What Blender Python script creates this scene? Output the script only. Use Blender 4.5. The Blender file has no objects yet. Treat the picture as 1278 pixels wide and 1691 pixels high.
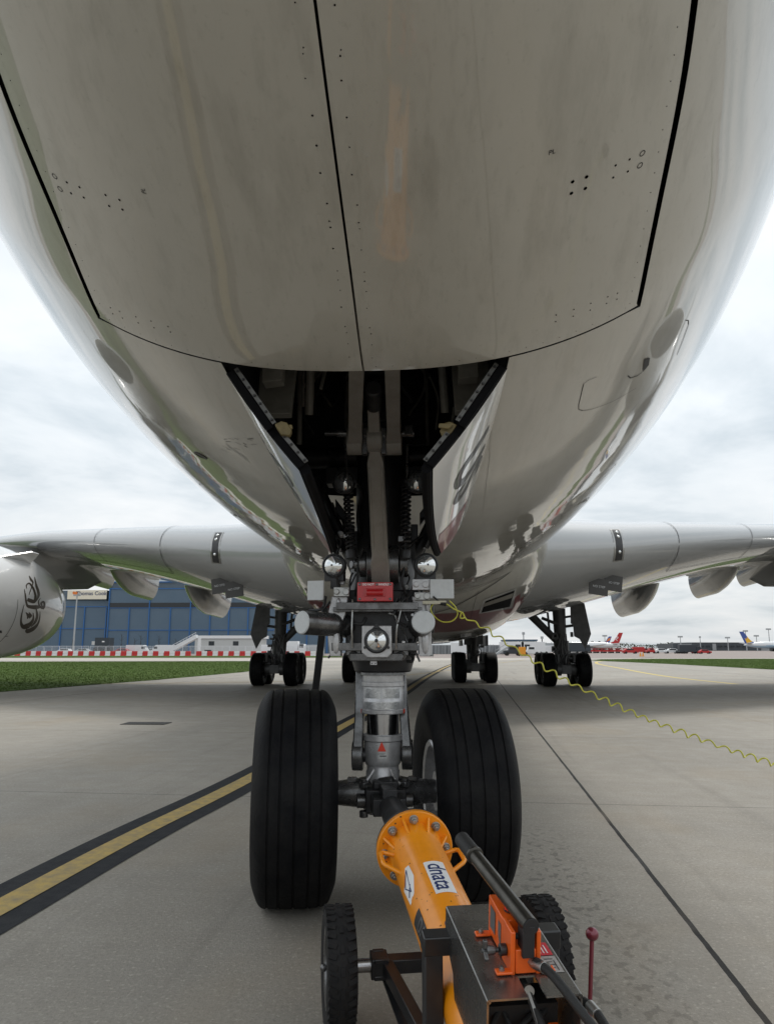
import bpy, bmesh, math, random
import numpy as np
from mathutils import Vector, Matrix
from mathutils.geometry import delaunay_2d_cdt
from mathutils.bvhtree import BVHTree

R = math.radians
rnd = random.Random(7)
SC = bpy.context.scene
COL = SC.collection

# ------------------------------------------------------------------ camera
F = 1235.0
PITCH = math.atan((1070 - 845.5) / F)
YAW = math.atan((702 - 639.0) / F * math.cos(PITCH))
CAM = np.array([0.27, -5.2, 1.6])
_fw = np.array([-math.sin(YAW), math.cos(YAW), 0])
RT = np.array([math.cos(YAW), math.sin(YAW), 0])
FW = _fw * math.cos(PITCH) + np.array([0, 0, math.sin(PITCH)])
UP = -_fw * math.sin(PITCH) + np.array([0, 0, math.cos(PITCH)])
cam = bpy.data.cameras.new('camera')
co = bpy.data.objects.new('camera', cam); COL.objects.link(co)
co.location = CAM
co.rotation_euler = (math.pi / 2 + PITCH, 0, YAW)
cam.sensor_fit = 'VERTICAL'; cam.sensor_height = 36.0
cam.lens = F / 1691 * 36
cam.clip_start = 0.05; cam.clip_end = 6000
SC.camera = co

# ------------------------------------------------------------------ world and sun
SUN_EL, SUN_AZ = R(55), R(25)          # azimuth from +Y towards +X
w = bpy.data.worlds.new('World'); SC.world = w; w.use_nodes = True
nt = w.node_tree; N = nt.nodes; L = nt.links
for n in list(N): N.remove(n)
out = N.new('ShaderNodeOutputWorld'); bg = N.new('ShaderNodeBackground')
bg.inputs['Strength'].default_value = 0.108
sky = N.new('ShaderNodeTexSky'); sky.sky_type = 'NISHITA'; sky.sun_disc = False
sky.sun_elevation = SUN_EL; sky.sun_rotation = SUN_AZ; sky.dust_density = 2.0
tc = N.new('ShaderNodeTexCoord')
sep = N.new('ShaderNodeSeparateXYZ'); L.new(tc.outputs['Generated'], sep.inputs[0])
def wm(op, a, b=None, clamp=False):
    m = N.new('ShaderNodeMath'); m.operation = op; m.use_clamp = clamp
    for i, v in enumerate((a, b)):
        if v is None: continue
        if isinstance(v, (int, float)): m.inputs[i].default_value = v
        else: L.new(v, m.inputs[i])
    return m.outputs[0]
zz = wm('ADD', wm('MAXIMUM', sep.outputs['Z'], 0.0), 0.12)
cmb = N.new('ShaderNodeCombineXYZ')
L.new(wm('DIVIDE', sep.outputs['X'], zz), cmb.inputs[0]); L.new(wm('DIVIDE', sep.outputs['Y'], zz), cmb.inputs[1])
no = N.new('ShaderNodeTexNoise'); no.inputs['Scale'].default_value = 0.75; no.inputs['Detail'].default_value = 7; no.inputs['Roughness'].default_value = 0.56
no.inputs['Distortion'].default_value = 0.4
L.new(cmb.outputs[0], no.inputs['Vector'])
cr = N.new('ShaderNodeValToRGB'); L.new(no.outputs['Fac'], cr.inputs[0])
e = cr.color_ramp.elements
e[0].position = 0.36; e[0].color = (5.4, 6.05, 6.5, 1)
e[1].position = 0.62; e[1].color = (8.6, 8.8, 8.9, 1)
m_ = cr.color_ramp.elements.new(0.48); m_.color = (7.3, 7.75, 8.05, 1)
# the overcast is a little brighter overhead than at the horizon
hz = N.new('ShaderNodeMapRange'); L.new(sep.outputs['Z'], hz.inputs['Value'])
hz.inputs['From Min'].default_value = 0.0; hz.inputs['From Max'].default_value = 0.30
hz.inputs['To Min'].default_value = 0.80; hz.inputs['To Max'].default_value = 1.08
mulc = N.new('ShaderNodeVectorMath'); mulc.operation = 'SCALE'
L.new(cr.outputs[0], mulc.inputs[0]); L.new(hz.outputs[0], mulc.inputs['Scale'])
mx = N.new('ShaderNodeMix'); mx.data_type = 'RGBA'
mx.inputs['Factor'].default_value = 0.93
L.new(sky.outputs[0], mx.inputs['A']); L.new(mulc.outputs[0], mx.inputs['B'])
L.new(mx.outputs['Result'], bg.inputs['Color']); L.new(bg.outputs[0], out.inputs[0])

sl = bpy.data.lights.new('sun', 'SUN'); sl.energy = 1.45; sl.angle = R(14); sl.color = (1, 0.96, 0.9)
so = bpy.data.objects.new('sun', sl); COL.objects.link(so)
_d = Vector((math.sin(SUN_AZ) * math.cos(SUN_EL), math.cos(SUN_AZ) * math.cos(SUN_EL), math.sin(SUN_EL)))
so.rotation_euler = _d.to_track_quat('Z', 'Y').to_euler()
SC.view_settings.view_transform = 'Standard'; SC.view_settings.look = 'None'
SC.view_settings.exposure = 0.15; SC.view_settings.gamma = 1.0

# ------------------------------------------------------------------ helpers
def ray(px, py): return FW + RT * (px - 639.0) / F - UP * (py - 845.5) / F
def at(px, py, y=None, z=None, x=None):
    """point of the place seen at a pixel of the photograph, at a known real depth / height"""
    d = ray(px, py)
    if z is not None: t = (z - CAM[2]) / d[2]
    elif y is not None: t = (y - CAM[1]) / d[1]
    else: t = (x - CAM[0]) / d[0]
    return CAM + t * d
V = lambda *a: np.array(a, float)
def nrm(v):
    v = np.asarray(v, float); return v / (np.linalg.norm(v) + 1e-12)

class MB:
    def __init__(s): s.v = []; s.f = []; s.m = []
    def add(s, vs, fs, m=0):
        o = len(s.v); s.v += [tuple(map(float, p)) for p in vs]
        s.f += [tuple(i + o for i in f) for f in fs]; s.m += [m] * len(fs); return s
    def box(s, c, size, X=(1, 0, 0), Y=(0, 1, 0), Z=(0, 0, 1), m=0, taper=1.0):
        c = np.asarray(c, float); a, b, d = [np.asarray(q, float) * h / 2 for q, h in zip((nrm(X), nrm(Y), nrm(Z)), size)]
        vs = [c + i * a * (taper if k > 0 else 1) + j * b * (taper if k > 0 else 1) + k * d for k in (-1, 1) for j in (-1, 1) for i in (-1, 1)]
        return s.add(vs, [(0, 2, 3, 1), (4, 5, 7, 6), (0, 1, 5, 4), (2, 6, 7, 3), (0, 4, 6, 2), (1, 3, 7, 5)], m)
    def ring(s, rows, m=0, cap=(True, True), closed=False):
        n = len(rows[0]); vs = [p for r in rows for p in r]; fs = []
        K = len(rows)
        for i in range(K if closed else K - 1):
            i2 = (i + 1) % K
            for j in range(n):
                j2 = (j + 1) % n
                fs.append((i * n + j, i * n + j2, i2 * n + j2, i2 * n + j))
        if not closed:
            if cap[0]: fs.append(tuple(range(n))[::-1])
            if cap[1]: fs.append(tuple((K - 1) * n + j for j in range(n)))
        return s.add(vs, fs, m)
    def lathe(s, prof, o, ax, seg=32, m=0, cap=(True, True), closed=False, sx=1.0, upv=None):
        ax = nrm(ax); u = nrm(np.cross(ax, upv if upv is not None else ((0, 0, 1) if abs(ax[2]) < .9 else (1, 0, 0)))); q = np.cross(ax, u)
        o = np.asarray(o, float); rows = []
        for r, t in prof:
            rows.append([o + ax * t + (u * math.cos(a) * sx + q * math.sin(a)) * r for a in np.linspace(0, 2 * math.pi, seg, endpoint=False)])
        return s.ring(rows, m, cap, closed)
    def cyl(s, a, b, r, r2=None, seg=20, m=0, cap=(True, True)):
        a = np.asarray(a, float); b = np.asarray(b, float)
        l = np.linalg.norm(b - a)
        return s.lathe([(r, 0), (r if r2 is None else r2, l)], a, b - a, seg, m, cap)
    def tube(s, pts, r, seg=8, m=0):
        P = np.asarray(pts, float); n = len(P)
        T = np.gradient(P, axis=0); T = np.array([nrm(t) for t in T])
        u = nrm(np.cross(T[0], (0, 0, 1) if abs(T[0][2]) < .9 else (1, 0, 0))); rows = []
        for i in range(n):
            u = nrm(u - T[i] * (u @ T[i])); q = np.cross(T[i], u)
            rr = r[i] if hasattr(r, '__len__') else r
            rows.append([P[i] + (u * math.cos(a) + q * math.sin(a)) * rr for a in np.linspace(0, 2 * math.pi, seg, endpoint=False)])
        return s.ring(rows, m)
    def prism(s, poly, o, X, Y, depth, m=0):
        o = np.asarray(o, float); X = nrm(X); Y = nrm(Y); Z = np.cross(X, Y); n = len(poly)
        a = [o + X * p[0] + Y * p[1] for p in poly]; b = [p + Z * depth for p in a]
        return s.add(a + b, [tuple(range(n))[::-1], tuple(range(n, 2 * n))] + [(i, (i + 1) % n, n + (i + 1) % n, n + i) for i in range(n)], m)
    def sphere(s, c, r, seg=16, m=0, sc=(1, 1, 1)):
        c = np.asarray(c, float); rows = []
        k = seg // 2
        for i in range(1, k):
            t = math.pi * i / k
            rows.append([c + r * np.array([math.sin(t) * math.cos(a) * sc[0], math.sin(t) * math.sin(a) * sc[1], math.cos(t) * sc[2]]) for a in np.linspace(0, 2 * math.pi, seg, endpoint=False)])
        n = seg; o = len(s.v); s.ring(rows, m, cap=(False, False))
        s.v += [tuple(c + V(0, 0, r * sc[2])), tuple(c - V(0, 0, r * sc[2]))]
        t = len(s.v) - 2
        for j in range(n):
            s.f.append((t, o + j, o + (j + 1) % n)); s.m.append(m)
            b0 = o + (k - 2) * n
            s.f.append((t + 1, b0 + (j + 1) % n, b0 + j)); s.m.append(m)
        return s
    def build(s, name, mats, parent=None, smooth=True, ang=38, bevel=0, fix=True, normals=None):
        me = bpy.data.meshes.new(name); me.from_pydata(s.v, [], s.f)
        if not isinstance(mats, (list, tuple)): mats = [mats]
        for mt in mats: me.materials.append(mt)
        me.polygons.foreach_set('material_index', s.m)
        if fix:
            bm = bmesh.new(); bm.from_mesh(me); bmesh.ops.recalc_face_normals(bm, faces=bm.faces); bm.to_mesh(me); bm.free()
        me.update()
        if smooth:
            me.polygons.foreach_set('use_smooth', [True] * len(me.polygons))
            me.set_sharp_from_angle(angle=R(ang))
        if normals is not None: me.normals_split_custom_set_from_vertices(normals)
        o = bpy.data.objects.new(name, me); COL.objects.link(o)
        if parent is not None:
            o.parent = parent
            base = parent; off = Vector(parent.location)
            while base.parent is not None: base = base.parent; off += Vector(base.location)
            o.location = -off
        if bevel:
            b = o.modifiers.new('bevel', 'BEVEL'); b.width = bevel; b.segments = 2; b.limit_method = 'ANGLE'; b.angle_limit = R(40)
        return o

def build_each(mb, name, mats, parent, **kw):
    """one object for every separate piece collected in mb"""
    n = len(mb.v); par = list(range(n))
    def fd(i):
        while par[i] != i: par[i] = par[par[i]]; i = par[i]
        return i
    for f in mb.f:
        for k in f[1:]: par[fd(k)] = fd(f[0])
    comp = {}
    for i in range(n): comp.setdefault(fd(i), []).append(i)
    P = np.array(mb.v); gs_ = [[set(c), P[c].min(0) - .002, P[c].max(0) + .002] for c in comp.values()]
    ch = True
    while ch:
        ch = False
        for i in range(len(gs_)):
            for j in range(i + 1, len(gs_)):
                if (gs_[i][1] <= gs_[j][2]).all() and (gs_[j][1] <= gs_[i][2]).all():
                    gs_[i] = [gs_[i][0] | gs_[j][0], np.minimum(gs_[i][1], gs_[j][1]), np.maximum(gs_[i][2], gs_[j][2])]; del gs_[j]; ch = True; break
            if ch: break
    for g_, _, _ in gs_:
        ids = sorted(g_); mp = {q: k for k, q in enumerate(ids)}; m2 = MB(); m2.v = [mb.v[q] for q in ids]
        for f, m in zip(mb.f, mb.m):
            if f[0] in mp: m2.f.append(tuple(mp[q] for q in f)); m2.m.append(m)
        m2.build(name, mats, parent, **kw)

def tag(o, label, cat, group=None):
    o['label'] = label; o['category'] = cat
    if group: o['group'] = group
    return o
def struct(o): o['kind'] = 'structure'; return o
def thing(name, label, cat, loc, group=None):
    o = bpy.data.objects.new(name, None); COL.objects.link(o); o.location = loc
    o.empty_display_size = 0.2
    return tag(o, label, cat, group)
def copy_tree(o, parent=None):
    c = o.copy(); COL.objects.link(c)
    if parent is not None: c.parent = parent
    for ch in list(o.children): copy_tree(ch, c)
    return c
def text_mesh(body, size, shear=0.0, offset=0.0, step=None, space=1.0, font_scale_x=1.0):
    """lettering as flat triangles in its own xy plane, centred on 0,0"""
    cu = bpy.data.curves.new('t', 'FONT'); cu.body = body; cu.size = size; cu.shear = shear; cu.offset = offset
    cu.space_character = space; cu.align_x = 'CENTER'; cu.align_y = 'CENTER'; cu.resolution_u = 6
    o = bpy.data.objects.new('t', cu); COL.objects.link(o)
    dg = bpy.context.evaluated_depsgraph_get(); dg.update()
    me = bpy.data.meshes.new_from_object(o.evaluated_get(dg))
    bm = bmesh.new(); bm.from_mesh(me)
    bmesh.ops.triangulate(bm, faces=bm.faces)
    if step:
        xs = [v.co.x for v in bm.verts]; ys = [v.co.y for v in bm.verts]
        for ax, lo, hi in ((0, min(xs), max(xs)), (1, min(ys), max(ys))):
            q = lo + step
            while q < hi:
                nn = Vector((1, 0, 0)) if ax == 0 else Vector((0, 1, 0))
                bmesh.ops.bisect_plane(bm, geom=bm.verts[:] + bm.edges[:] + bm.faces[:], plane_co=nn * q, plane_no=nn)
                q += step
    vs = np.array([[v.co.x * font_scale_x, v.co.y] for v in bm.verts]); bm.verts.index_update()
    fs = [tuple(v.index for v in f.verts) for f in bm.faces]
    bm.free(); bpy.data.objects.remove(o); bpy.data.curves.remove(cu); bpy.data.meshes.remove(me)
    return vs, fs

# ------------------------------------------------------------------ materials
def mat(name, col, rough=0.5, metal=0.0, coat=0.0, coat_rough=0.04, noise=None, bump=None, spec=0.5, rough_noise=0.0, emit=0):
    """principled material; noise=(scale, amount, (r,g,b) second colour) gives wear, bump=(scale, strength)"""
    m = bpy.data.materials.new(name); m.use_nodes = True; t = m.node_tree; b = t.nodes['Principled BSDF']
    b.inputs['Base Color'].default_value = (*col, 1); b.inputs['Roughness'].default_value = rough; b.inputs['Metallic'].default_value = metal
    b.inputs['Coat Weight'].default_value = coat; b.inputs['Coat Roughness'].default_value = coat_rough; b.inputs['Coat IOR'].default_value = 1.66
    b.inputs['Specular IOR Level'].default_value = spec
    tcn = t.nodes.new('ShaderNodeTexCoord')
    if noise:
        n = t.nodes.new('ShaderNodeTexNoise'); n.inputs['Scale'].default_value = noise[0]; n.inputs['Detail'].default_value = 8; n.inputs['Roughness'].default_value = 0.65
        t.links.new(tcn.outputs['Object'], n.inputs['Vector'])
        r = t.nodes.new('ShaderNodeMapRange'); r.inputs['From Min'].default_value = 0.38; r.inputs['From Max'].default_value = 0.75; r.inputs['To Max'].default_value = noise[1]
        t.links.new(n.outputs['Fac'], r.inputs['Value'])
        x = t.nodes.new('ShaderNodeMix'); x.data_type = 'RGBA'; x.inputs['A'].default_value = (*col, 1); x.inputs['B'].default_value = (*noise[2], 1)
        t.links.new(r.outputs[0], x.inputs['Factor']); t.links.new(x.outputs['Result'], b.inputs['Base Color'])
        if rough_noise:
            r2 = t.nodes.new('ShaderNodeMapRange'); r2.inputs['To Min'].default_value = rough - rough_noise; r2.inputs['To Max'].default_value = rough + rough_noise
            t.links.new(n.outputs['Fac'], r2.inputs['Value']); t.links.new(r2.outputs[0], b.inputs['Roughness'])
    if bump:
        n = t.nodes.new('ShaderNodeTexNoise'); n.inputs['Scale'].default_value = bump[0]; n.inputs['Detail'].default_value = 5
        t.links.new(tcn.outputs['Object'], n.inputs['Vector'])
        bp = t.nodes.new('ShaderNodeBump'); bp.inputs['Strength'].default_value = bump[1]; bp.inputs['Distance'].default_value = 0.01
        t.links.new(n.outputs['Fac'], bp.inputs['Height']); t.links.new(bp.outputs[0], b.inputs['Normal'])
    return m

M = {}
M['skin'] = mat('white_aircraft_paint', (0.49, 0.478, 0.43), 0.30, coat=1.0, coat_rough=0.03, noise=(1.6, 0.3, (0.37, 0.352, 0.30)), rough_noise=0.05)
def streaks(m, amt, col):
    """dirt drawn out along the airflow, and the slight waviness of real panels"""
    t = m.node_tree; b = t.nodes['Principled BSDF']; tcn = t.nodes.new('ShaderNodeTexCoord'); src = b.inputs['Base Color'].links[0].from_socket
    for sc_, lo, hi, a in (((7, .55, 7), .50, .78, amt), ((22, 1.3, 22), .54, .8, amt * .8), ((45, 30, 45), .60, .75, amt * .7)):
        mp = t.nodes.new('ShaderNodeMapping'); mp.inputs['Scale'].default_value = sc_; t.links.new(tcn.outputs['Object'], mp.inputs[0])
        n = t.nodes.new('ShaderNodeTexNoise'); n.inputs['Scale'].default_value = 1; n.inputs['Detail'].default_value = 6; n.inputs['Roughness'].default_value = .65; t.links.new(mp.outputs[0], n.inputs['Vector'])
        r = t.nodes.new('ShaderNodeMapRange'); r.inputs['From Min'].default_value = lo; r.inputs['From Max'].default_value = hi; r.inputs['To Max'].default_value = a; t.links.new(n.outputs['Fac'], r.inputs['Value'])
        x = t.nodes.new('ShaderNodeMix'); x.data_type = 'RGBA'; x.inputs['B'].default_value = (*col, 1); t.links.new(src, x.inputs['A']); t.links.new(r.outputs[0], x.inputs['Factor']); src = x.outputs['Result']
    t.links.new(src, b.inputs['Base Color'])
    n = t.nodes.new('ShaderNodeTexNoise'); n.inputs['Scale'].default_value = 1.7; n.inputs['Detail'].default_value = 1; t.links.new(tcn.outputs['Object'], n.inputs['Vector'])
    bp = t.nodes.new('ShaderNodeBump'); bp.inputs['Strength'].default_value = .12; bp.inputs['Distance'].default_value = .03; t.links.new(n.outputs['Fac'], bp.inputs['Height'])
    t.links.new(bp.outputs[0], b.inputs['Coat Normal'])
streaks(M['skin'], .45, (.24, .225, .19))
M['skin2'] = mat('clean_aircraft_paint', (0.72, 0.72, 0.71), 0.3, coat=1.0, coat_rough=0.04, noise=(0.8, 0.2, (0.55, 0.54, 0.52)))
M['grey_paint'] = mat('grey_wing_paint', (0.36, 0.37, 0.375), 0.25, coat=1.0, coat_rough=0.025, noise=(0.9, 0.25, (0.28, 0.28, 0.28)))
M['black_gap'] = mat('black_seal', (0.006, 0.006, 0.007), 0.8, spec=0.1)
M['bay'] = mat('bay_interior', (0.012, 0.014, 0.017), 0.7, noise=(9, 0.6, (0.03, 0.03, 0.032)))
M['bay_grey'] = mat('bay_grey_part', (0.22, 0.21, 0.185), 0.5, noise=(14, 0.5, (0.08, 0.075, 0.06)))
M['rubber'] = mat('tyre_rubber', (0.0035, 0.0038, 0.0052), 0.62, noise=(4, 0.9, (0.017, 0.0165, 0.016)), bump=(45, 0.35), spec=0.14)
M['rubber2'] = mat('small_tyre_rubber', (0.010, 0.010, 0.011), 0.7, noise=(20, 0.6, (0.026, 0.024, 0.022)), bump=(90, 0.2), spec=0.25)
M['gear'] = mat('landing_gear_grey', (0.18, 0.18, 0.182), 0.28, metal=0.75, noise=(13, 0.85, (0.045, 0.043, 0.04)), rough_noise=0.1)
M['gear_l'] = mat('landing_gear_silver', (0.56, 0.56, 0.57), 0.3, metal=0.4, noise=(13, 0.7, (0.22, 0.21, 0.2)), rough_noise=0.1)
M['gear_d'] = mat('landing_gear_dark', (0.035, 0.035, 0.037), 0.42, metal=0.2, noise=(16, 0.6, (0.015, 0.015, 0.015)), rough_noise=0.12)
M['far_gear'] = mat('main_gear_grey', (0.10, 0.10, 0.10), 0.45, metal=0.2, noise=(4, 0.7, (0.04, 0.04, 0.04)))
M['strut_beige'] = mat('warm_grey_brace', (0.28, 0.262, 0.235), 0.4, noise=(9, 0.6, (0.15, 0.138, 0.115)))
M['chrome'] = mat('chrome', (0.42, 0.42, 0.43), 0.2, metal=1.0, noise=(20, .5, (.25, .25, .25)), rough_noise=.06)
M['steel'] = mat('brushed_steel', (0.42, 0.42, 0.41), 0.33, metal=0.9, noise=(25, 0.5, (0.25, 0.24, 0.22)), rough_noise=0.12)
M['retainer'] = mat('dull_aluminium', (0.17, 0.17, 0.165), 0.5, metal=0.5, noise=(40, 0.7, (0.08, 0.08, 0.075)))
M['lens'] = mat('lamp_glass', (0.80, 0.82, 0.82), 0.06, metal=0.85, coat=1.0)
M['white_cap'] = mat('chalky_white_paint', (0.62, 0.64, 0.65), 0.55, noise=(40, 0.5, (0.48, 0.5, 0.5)))
M['label'] = mat('printed_plate', (0.62, 0.63, 0.63), 0.3, metal=0.5, noise=(60, 0.8, (0.30, 0.30, 0.31)))
M['ink'] = mat('black_ink', (0.02, 0.02, 0.022), 0.6)
M['white'] = mat('white_sticker', (0.80, 0.80, 0.80), 0.4)
M['navy'] = mat('navy_ink', (0.012, 0.03, 0.13), 0.5)
M['red'] = mat('red_box_paint', (0.50, 0.008, 0.012), 0.38, coat=0.4, noise=(20, 0.4, (0.33, 0.006, 0.01)))
M['red_m'] = mat('red_marker', (0.75, 0.05, 0.02), 0.5)
M['livery_red'] = mat('livery_red', (0.17, 0.008, 0.016), 0.35, coat=0.5, coat_rough=0.05)
M['orange'] = mat('tow_bar_orange', (0.93, 0.315, 0.002), 0.40, coat=0.25, coat_rough=0.12, noise=(9, 0.5, (0.66, 0.20, 0.004)), rough_noise=0.1)
M['pump_orange'] = mat('pump_orange', (0.85, 0.125, 0.004), 0.42, coat=0.3, coat_rough=0.2, noise=(18, 0.45, (0.55, 0.07, 0.006)))
M['black_paint'] = mat('black_frame_paint', (0.010, 0.011, 0.014), 0.38, coat=0.2, coat_rough=0.2, noise=(18, 0.6, (0.028, 0.027, 0.026)), rough_noise=0.1)
M['box_steel'] = mat('dark_steel_plate', (0.30, 0.30, 0.295), 0.27, metal=0.9, noise=(11, 0.75, (0.13, 0.125, 0.115)), rough_noise=0.12)
M['lever'] = mat('worn_dark_steel', (0.09, 0.085, 0.075), 0.3, metal=0.8, noise=(14, 0.7, (0.03, 0.028, 0.025)), rough_noise=0.1)
M['hose'] = mat('hydraulic_hose', (0.014, 0.014, 0.014), 0.6, bump=(260, 0.3))
M['maroon'] = mat('maroon_rod', (0.16, 0.012, 0.03), 0.3, metal=0.4, coat=0.6)
M['yellow_cable'] = mat('yellow_cable', (0.60, 0.58, 0.07), 0.45, noise=(30, .6, (.38, .37, .07)))
M['tan'] = mat('tan_bracket', (0.20, 0.155, 0.065), 0.55, noise=(30, 0.7, (0.09, 0.07, 0.035)))
M['emblem'] = mat('dark_gold_emblem', (0.055, 0.042, 0.028), 0.4)
M['grey_text'] = mat('dark_grey_letter', (0.018, 0.021, 0.023), 0.45, coat=0.3)

def concrete(name, base, dark, joints=True, tint=None):
    m = bpy.data.materials.new(name); m.use_nodes = True; t = m.node_tree; b = t.nodes['Principled BSDF']; NN = t.nodes; K = t.links
    tcn = NN.new('ShaderNodeTexCoord'); mp = NN.new('ShaderNodeMapping'); mp.inputs['Rotation'].default_value = (0, 0, R(3.5))
    K.new(tcn.outputs['Object'], mp.inputs[0])
    def no_(scale, det=6, rough=0.6, vec=None, sc=None):
        n = NN.new('ShaderNodeTexNoise'); n.inputs['Scale'].default_value = scale; n.inputs['Detail'].default_value = det; n.inputs['Roughness'].default_value = rough
        src = mp.outputs[0]
        if sc:
            q = NN.new('ShaderNodeMapping'); q.inputs['Scale'].default_value = sc; K.new(src, q.inputs[0]); src = q.outputs[0]
        K.new(src, n.inputs['Vector']); return n.outputs['Fac']
    def mt(op, a, bb=None, clamp=False):
        q = NN.new('ShaderNodeMath'); q.operation = op; q.use_clamp = clamp
        for i, v in enumerate((a, bb)):
            if v is None: continue
            if isinstance(v, (int, float)): q.inputs[i].default_value = v
            else: K.new(v, q.inputs[i])
        return q.outputs[0]
    def mix(f, a, bb):
        q = NN.new('ShaderNodeMix'); q.data_type = 'RGBA'
        for nme, v in (('Factor', f), ('A', a), ('B', bb)):
            if isinstance(v, tuple): q.inputs[nme].default_value = (*v, 1)
            elif isinstance(v, float): q.inputs[nme].default_value = v
            else: K.new(v, q.inputs[nme])
        return q.outputs['Result']
    def rng(v, a, bb, c=0.0, d=1.0):
        q = NN.new('ShaderNodeMapRange'); K.new(v, q.inputs['Value'])
        for nme, x in (('From Min', a), ('From Max', bb), ('To Min', c), ('To Max', d)): q.inputs[nme].default_value = x
        return q.outputs[0]
    c = mix(rng(no_(0.35), 0.35, 0.7), base, dark)
    c = mix(rng(no_(2.2, 8, 0.7), 0.4, 0.75, 0, 0.55), c, tuple(x * 0.72 for x in base))
    c = mix(rng(no_(1.0, 6, 0.7, sc=(0.6, 9, 1)), 0.45, 0.8, 0, 0.5), c, tuple(x * 0.66 for x in base))     # trowel and tyre streaks
    c = mix(rng(no_(48, 5, 0.8), 0.47, 0.70, 0, 0.85), c, tuple(x * 0.5 for x in base))             # aggregate
    c = mix(rng(no_(36, 4, 0.7), 0.55, 0.70, 0, 0.6), c, tuple(min(1, x * 1.55) for x in base))
    if joints:
        sp = NN.new('ShaderNodeSeparateXYZ'); K.new(mp.outputs[0], sp.inputs[0])
        sw = NN.new('ShaderNodeSeparateXYZ'); K.new(tcn.outputs['Object'], sw.inputs[0])
        wob = mt('MULTIPLY', mt('SUBTRACT', no_(3.0, 3), 0.5), 0.02)
        def line(src, o, per, wd):
            q = mt('FRACT', mt('ADD', mt('DIVIDE', mt('SUBTRACT', mt('ADD', src, wob), o), per), 1000.5))
            dist = mt('MULTIPLY', mt('ABSOLUTE', mt('SUBTRACT', q, 0.5)), per)
            return mt('LESS_THAN', dist, wd), dist
        j1, d1 = line(sp.outputs['X'], 1.83, 15.0, 0.0165)
        j2, d2 = line(sp.outputs['Y'], 3.22, 6.1, 0.008)
        cel = NN.new('ShaderNodeCombineXYZ'); K.new(mt('FLOOR', mt('DIVIDE', mt('SUBTRACT', sp.outputs['X'], 1.83), 15.0)), cel.inputs[0]); K.new(mt('FLOOR', mt('DIVIDE', mt('SUBTRACT', sp.outputs['Y'], 3.22), 6.1)), cel.inputs[1])
        wn = NN.new('ShaderNodeTexWhiteNoise'); wn.noise_dimensions = '2D'; K.new(cel.outputs[0], wn.inputs['Vector'])
        c = mix(mt('MULTIPLY', wn.outputs['Value'], 0.28), c, tuple(x * 0.55 for x in base))                       # slabs differ in tone
        c = mix(rng(no_(1.0, 5, 0.6, sc=(2.6, .07, 1)), 0.56, 0.74, 0, 0.42), c, tuple(x * 0.42 for x in base))      # old tyre tracks
        c = mix(rng(no_(.9, 5, 0.7), 0.62, 0.74, 0, 0.35), c, tuple(x * 0.40 for x in base))                         # oil blotches
        c = mix(rng(d1, 0.0, 0.22, 0.35, 0.0), c, tuple(x * 0.62 for x in base))
        c = mix(mt('MULTIPLY', j2, 0.75), c, (0.02, 0.02, 0.02))
        c = mix(j1, c, (0.006, 0.006, 0.006))
        # drip stains beside the right nose wheel, running towards the viewer
        band = mt('ABSOLUTE', mt('SUBTRACT', sw.outputs['X'], mt('ADD', 1.17, mt('MULTIPLY', sw.outputs['Y'], -0.02))))
        near = mt('MULTIPLY', rng(band, 0.1, 0.42, 1.0, 0.0), mt('MULTIPLY', rng(sw.outputs['Y'], 2.6, 1.2, 0.0, 1.0), rng(sw.outputs['Y'], -3.4, -2.4, 0.0, 1.0)))
        spot = rng(no_(17, 2, 0.5, sc=(1, 0.7, 1)), 0.55, 0.61)
        c = mix(mt('MULTIPLY', mt('MULTIPLY', spot, rng(near, 0, 0.8)), 0.6), c, tuple(x * 0.36 for x in base))
        # brown oil tint further right
        pt = mt('MULTIPLY', rng(no_(0.5, 4, sc=(1, .6, 1)), 0.52, 0.68, 0, 0.5), 1.0)
        c = mix(mt('MULTIPLY', pt, 0.6), c, (base[0] * 0.86, base[1] * 0.74, base[2] * 0.58))
    K.new(c, b.inputs['Base Color'])
    K.new(rng(no_(3, 5), 0.3, 0.7, 0.55, 0.8), b.inputs['Roughness'])
    bp = NN.new('ShaderNodeBump'); bp.inputs['Strength'].default_value = 0.6; bp.inputs['Distance'].default_value = 0.008
    b.inputs['Specular IOR Level'].default_value = 0.3; K.new(no_(70, 5, 0.75), bp.inputs['Height']); K.new(bp.outputs[0], b.inputs['Normal'])
    return m
M['concrete'] = concrete('apron_concrete', (0.385, 0.356, 0.308), (0.285, 0.264, 0.230))
M['tarmac'] = concrete('reddish_tarmac', (0.30, 0.245, 0.22), (0.24, 0.20, 0.18), joints=False)
M['pale_conc'] = concrete('pale_taxiway', (0.50, 0.46, 0.41), (0.42, 0.39, 0.34), joints=False)

def paint_line(name, col):
    m = concrete(name, col, tuple(x * 0.75 for x in col), joints=False)
    return m
M['line_yellow'] = mat('worn_yellow_paint', (0.50, 0.36, 0.12), 0.7, noise=(10, 1.0, (0.25, 0.215, 0.15)), bump=(90, 0.5), spec=0.2)
M['line_black'] = mat('worn_black_paint', (0.018, 0.020, 0.024), 0.75, noise=(9, 0.6, (0.05, 0.05, 0.052)), bump=(90, 0.5), spec=0.15)
M['grass'] = mat('mown_grass', (0.064, 0.108, 0.022), 0.9, noise=(.35, 0.9, (0.085, 0.115, 0.032)), spec=0.1)
M['grass_d'] = mat('grass_soil', (0.062, 0.104, 0.022), 0.95, noise=(0.35, 0.9, (0.08, 0.11, 0.03)), spec=0.05)

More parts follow.
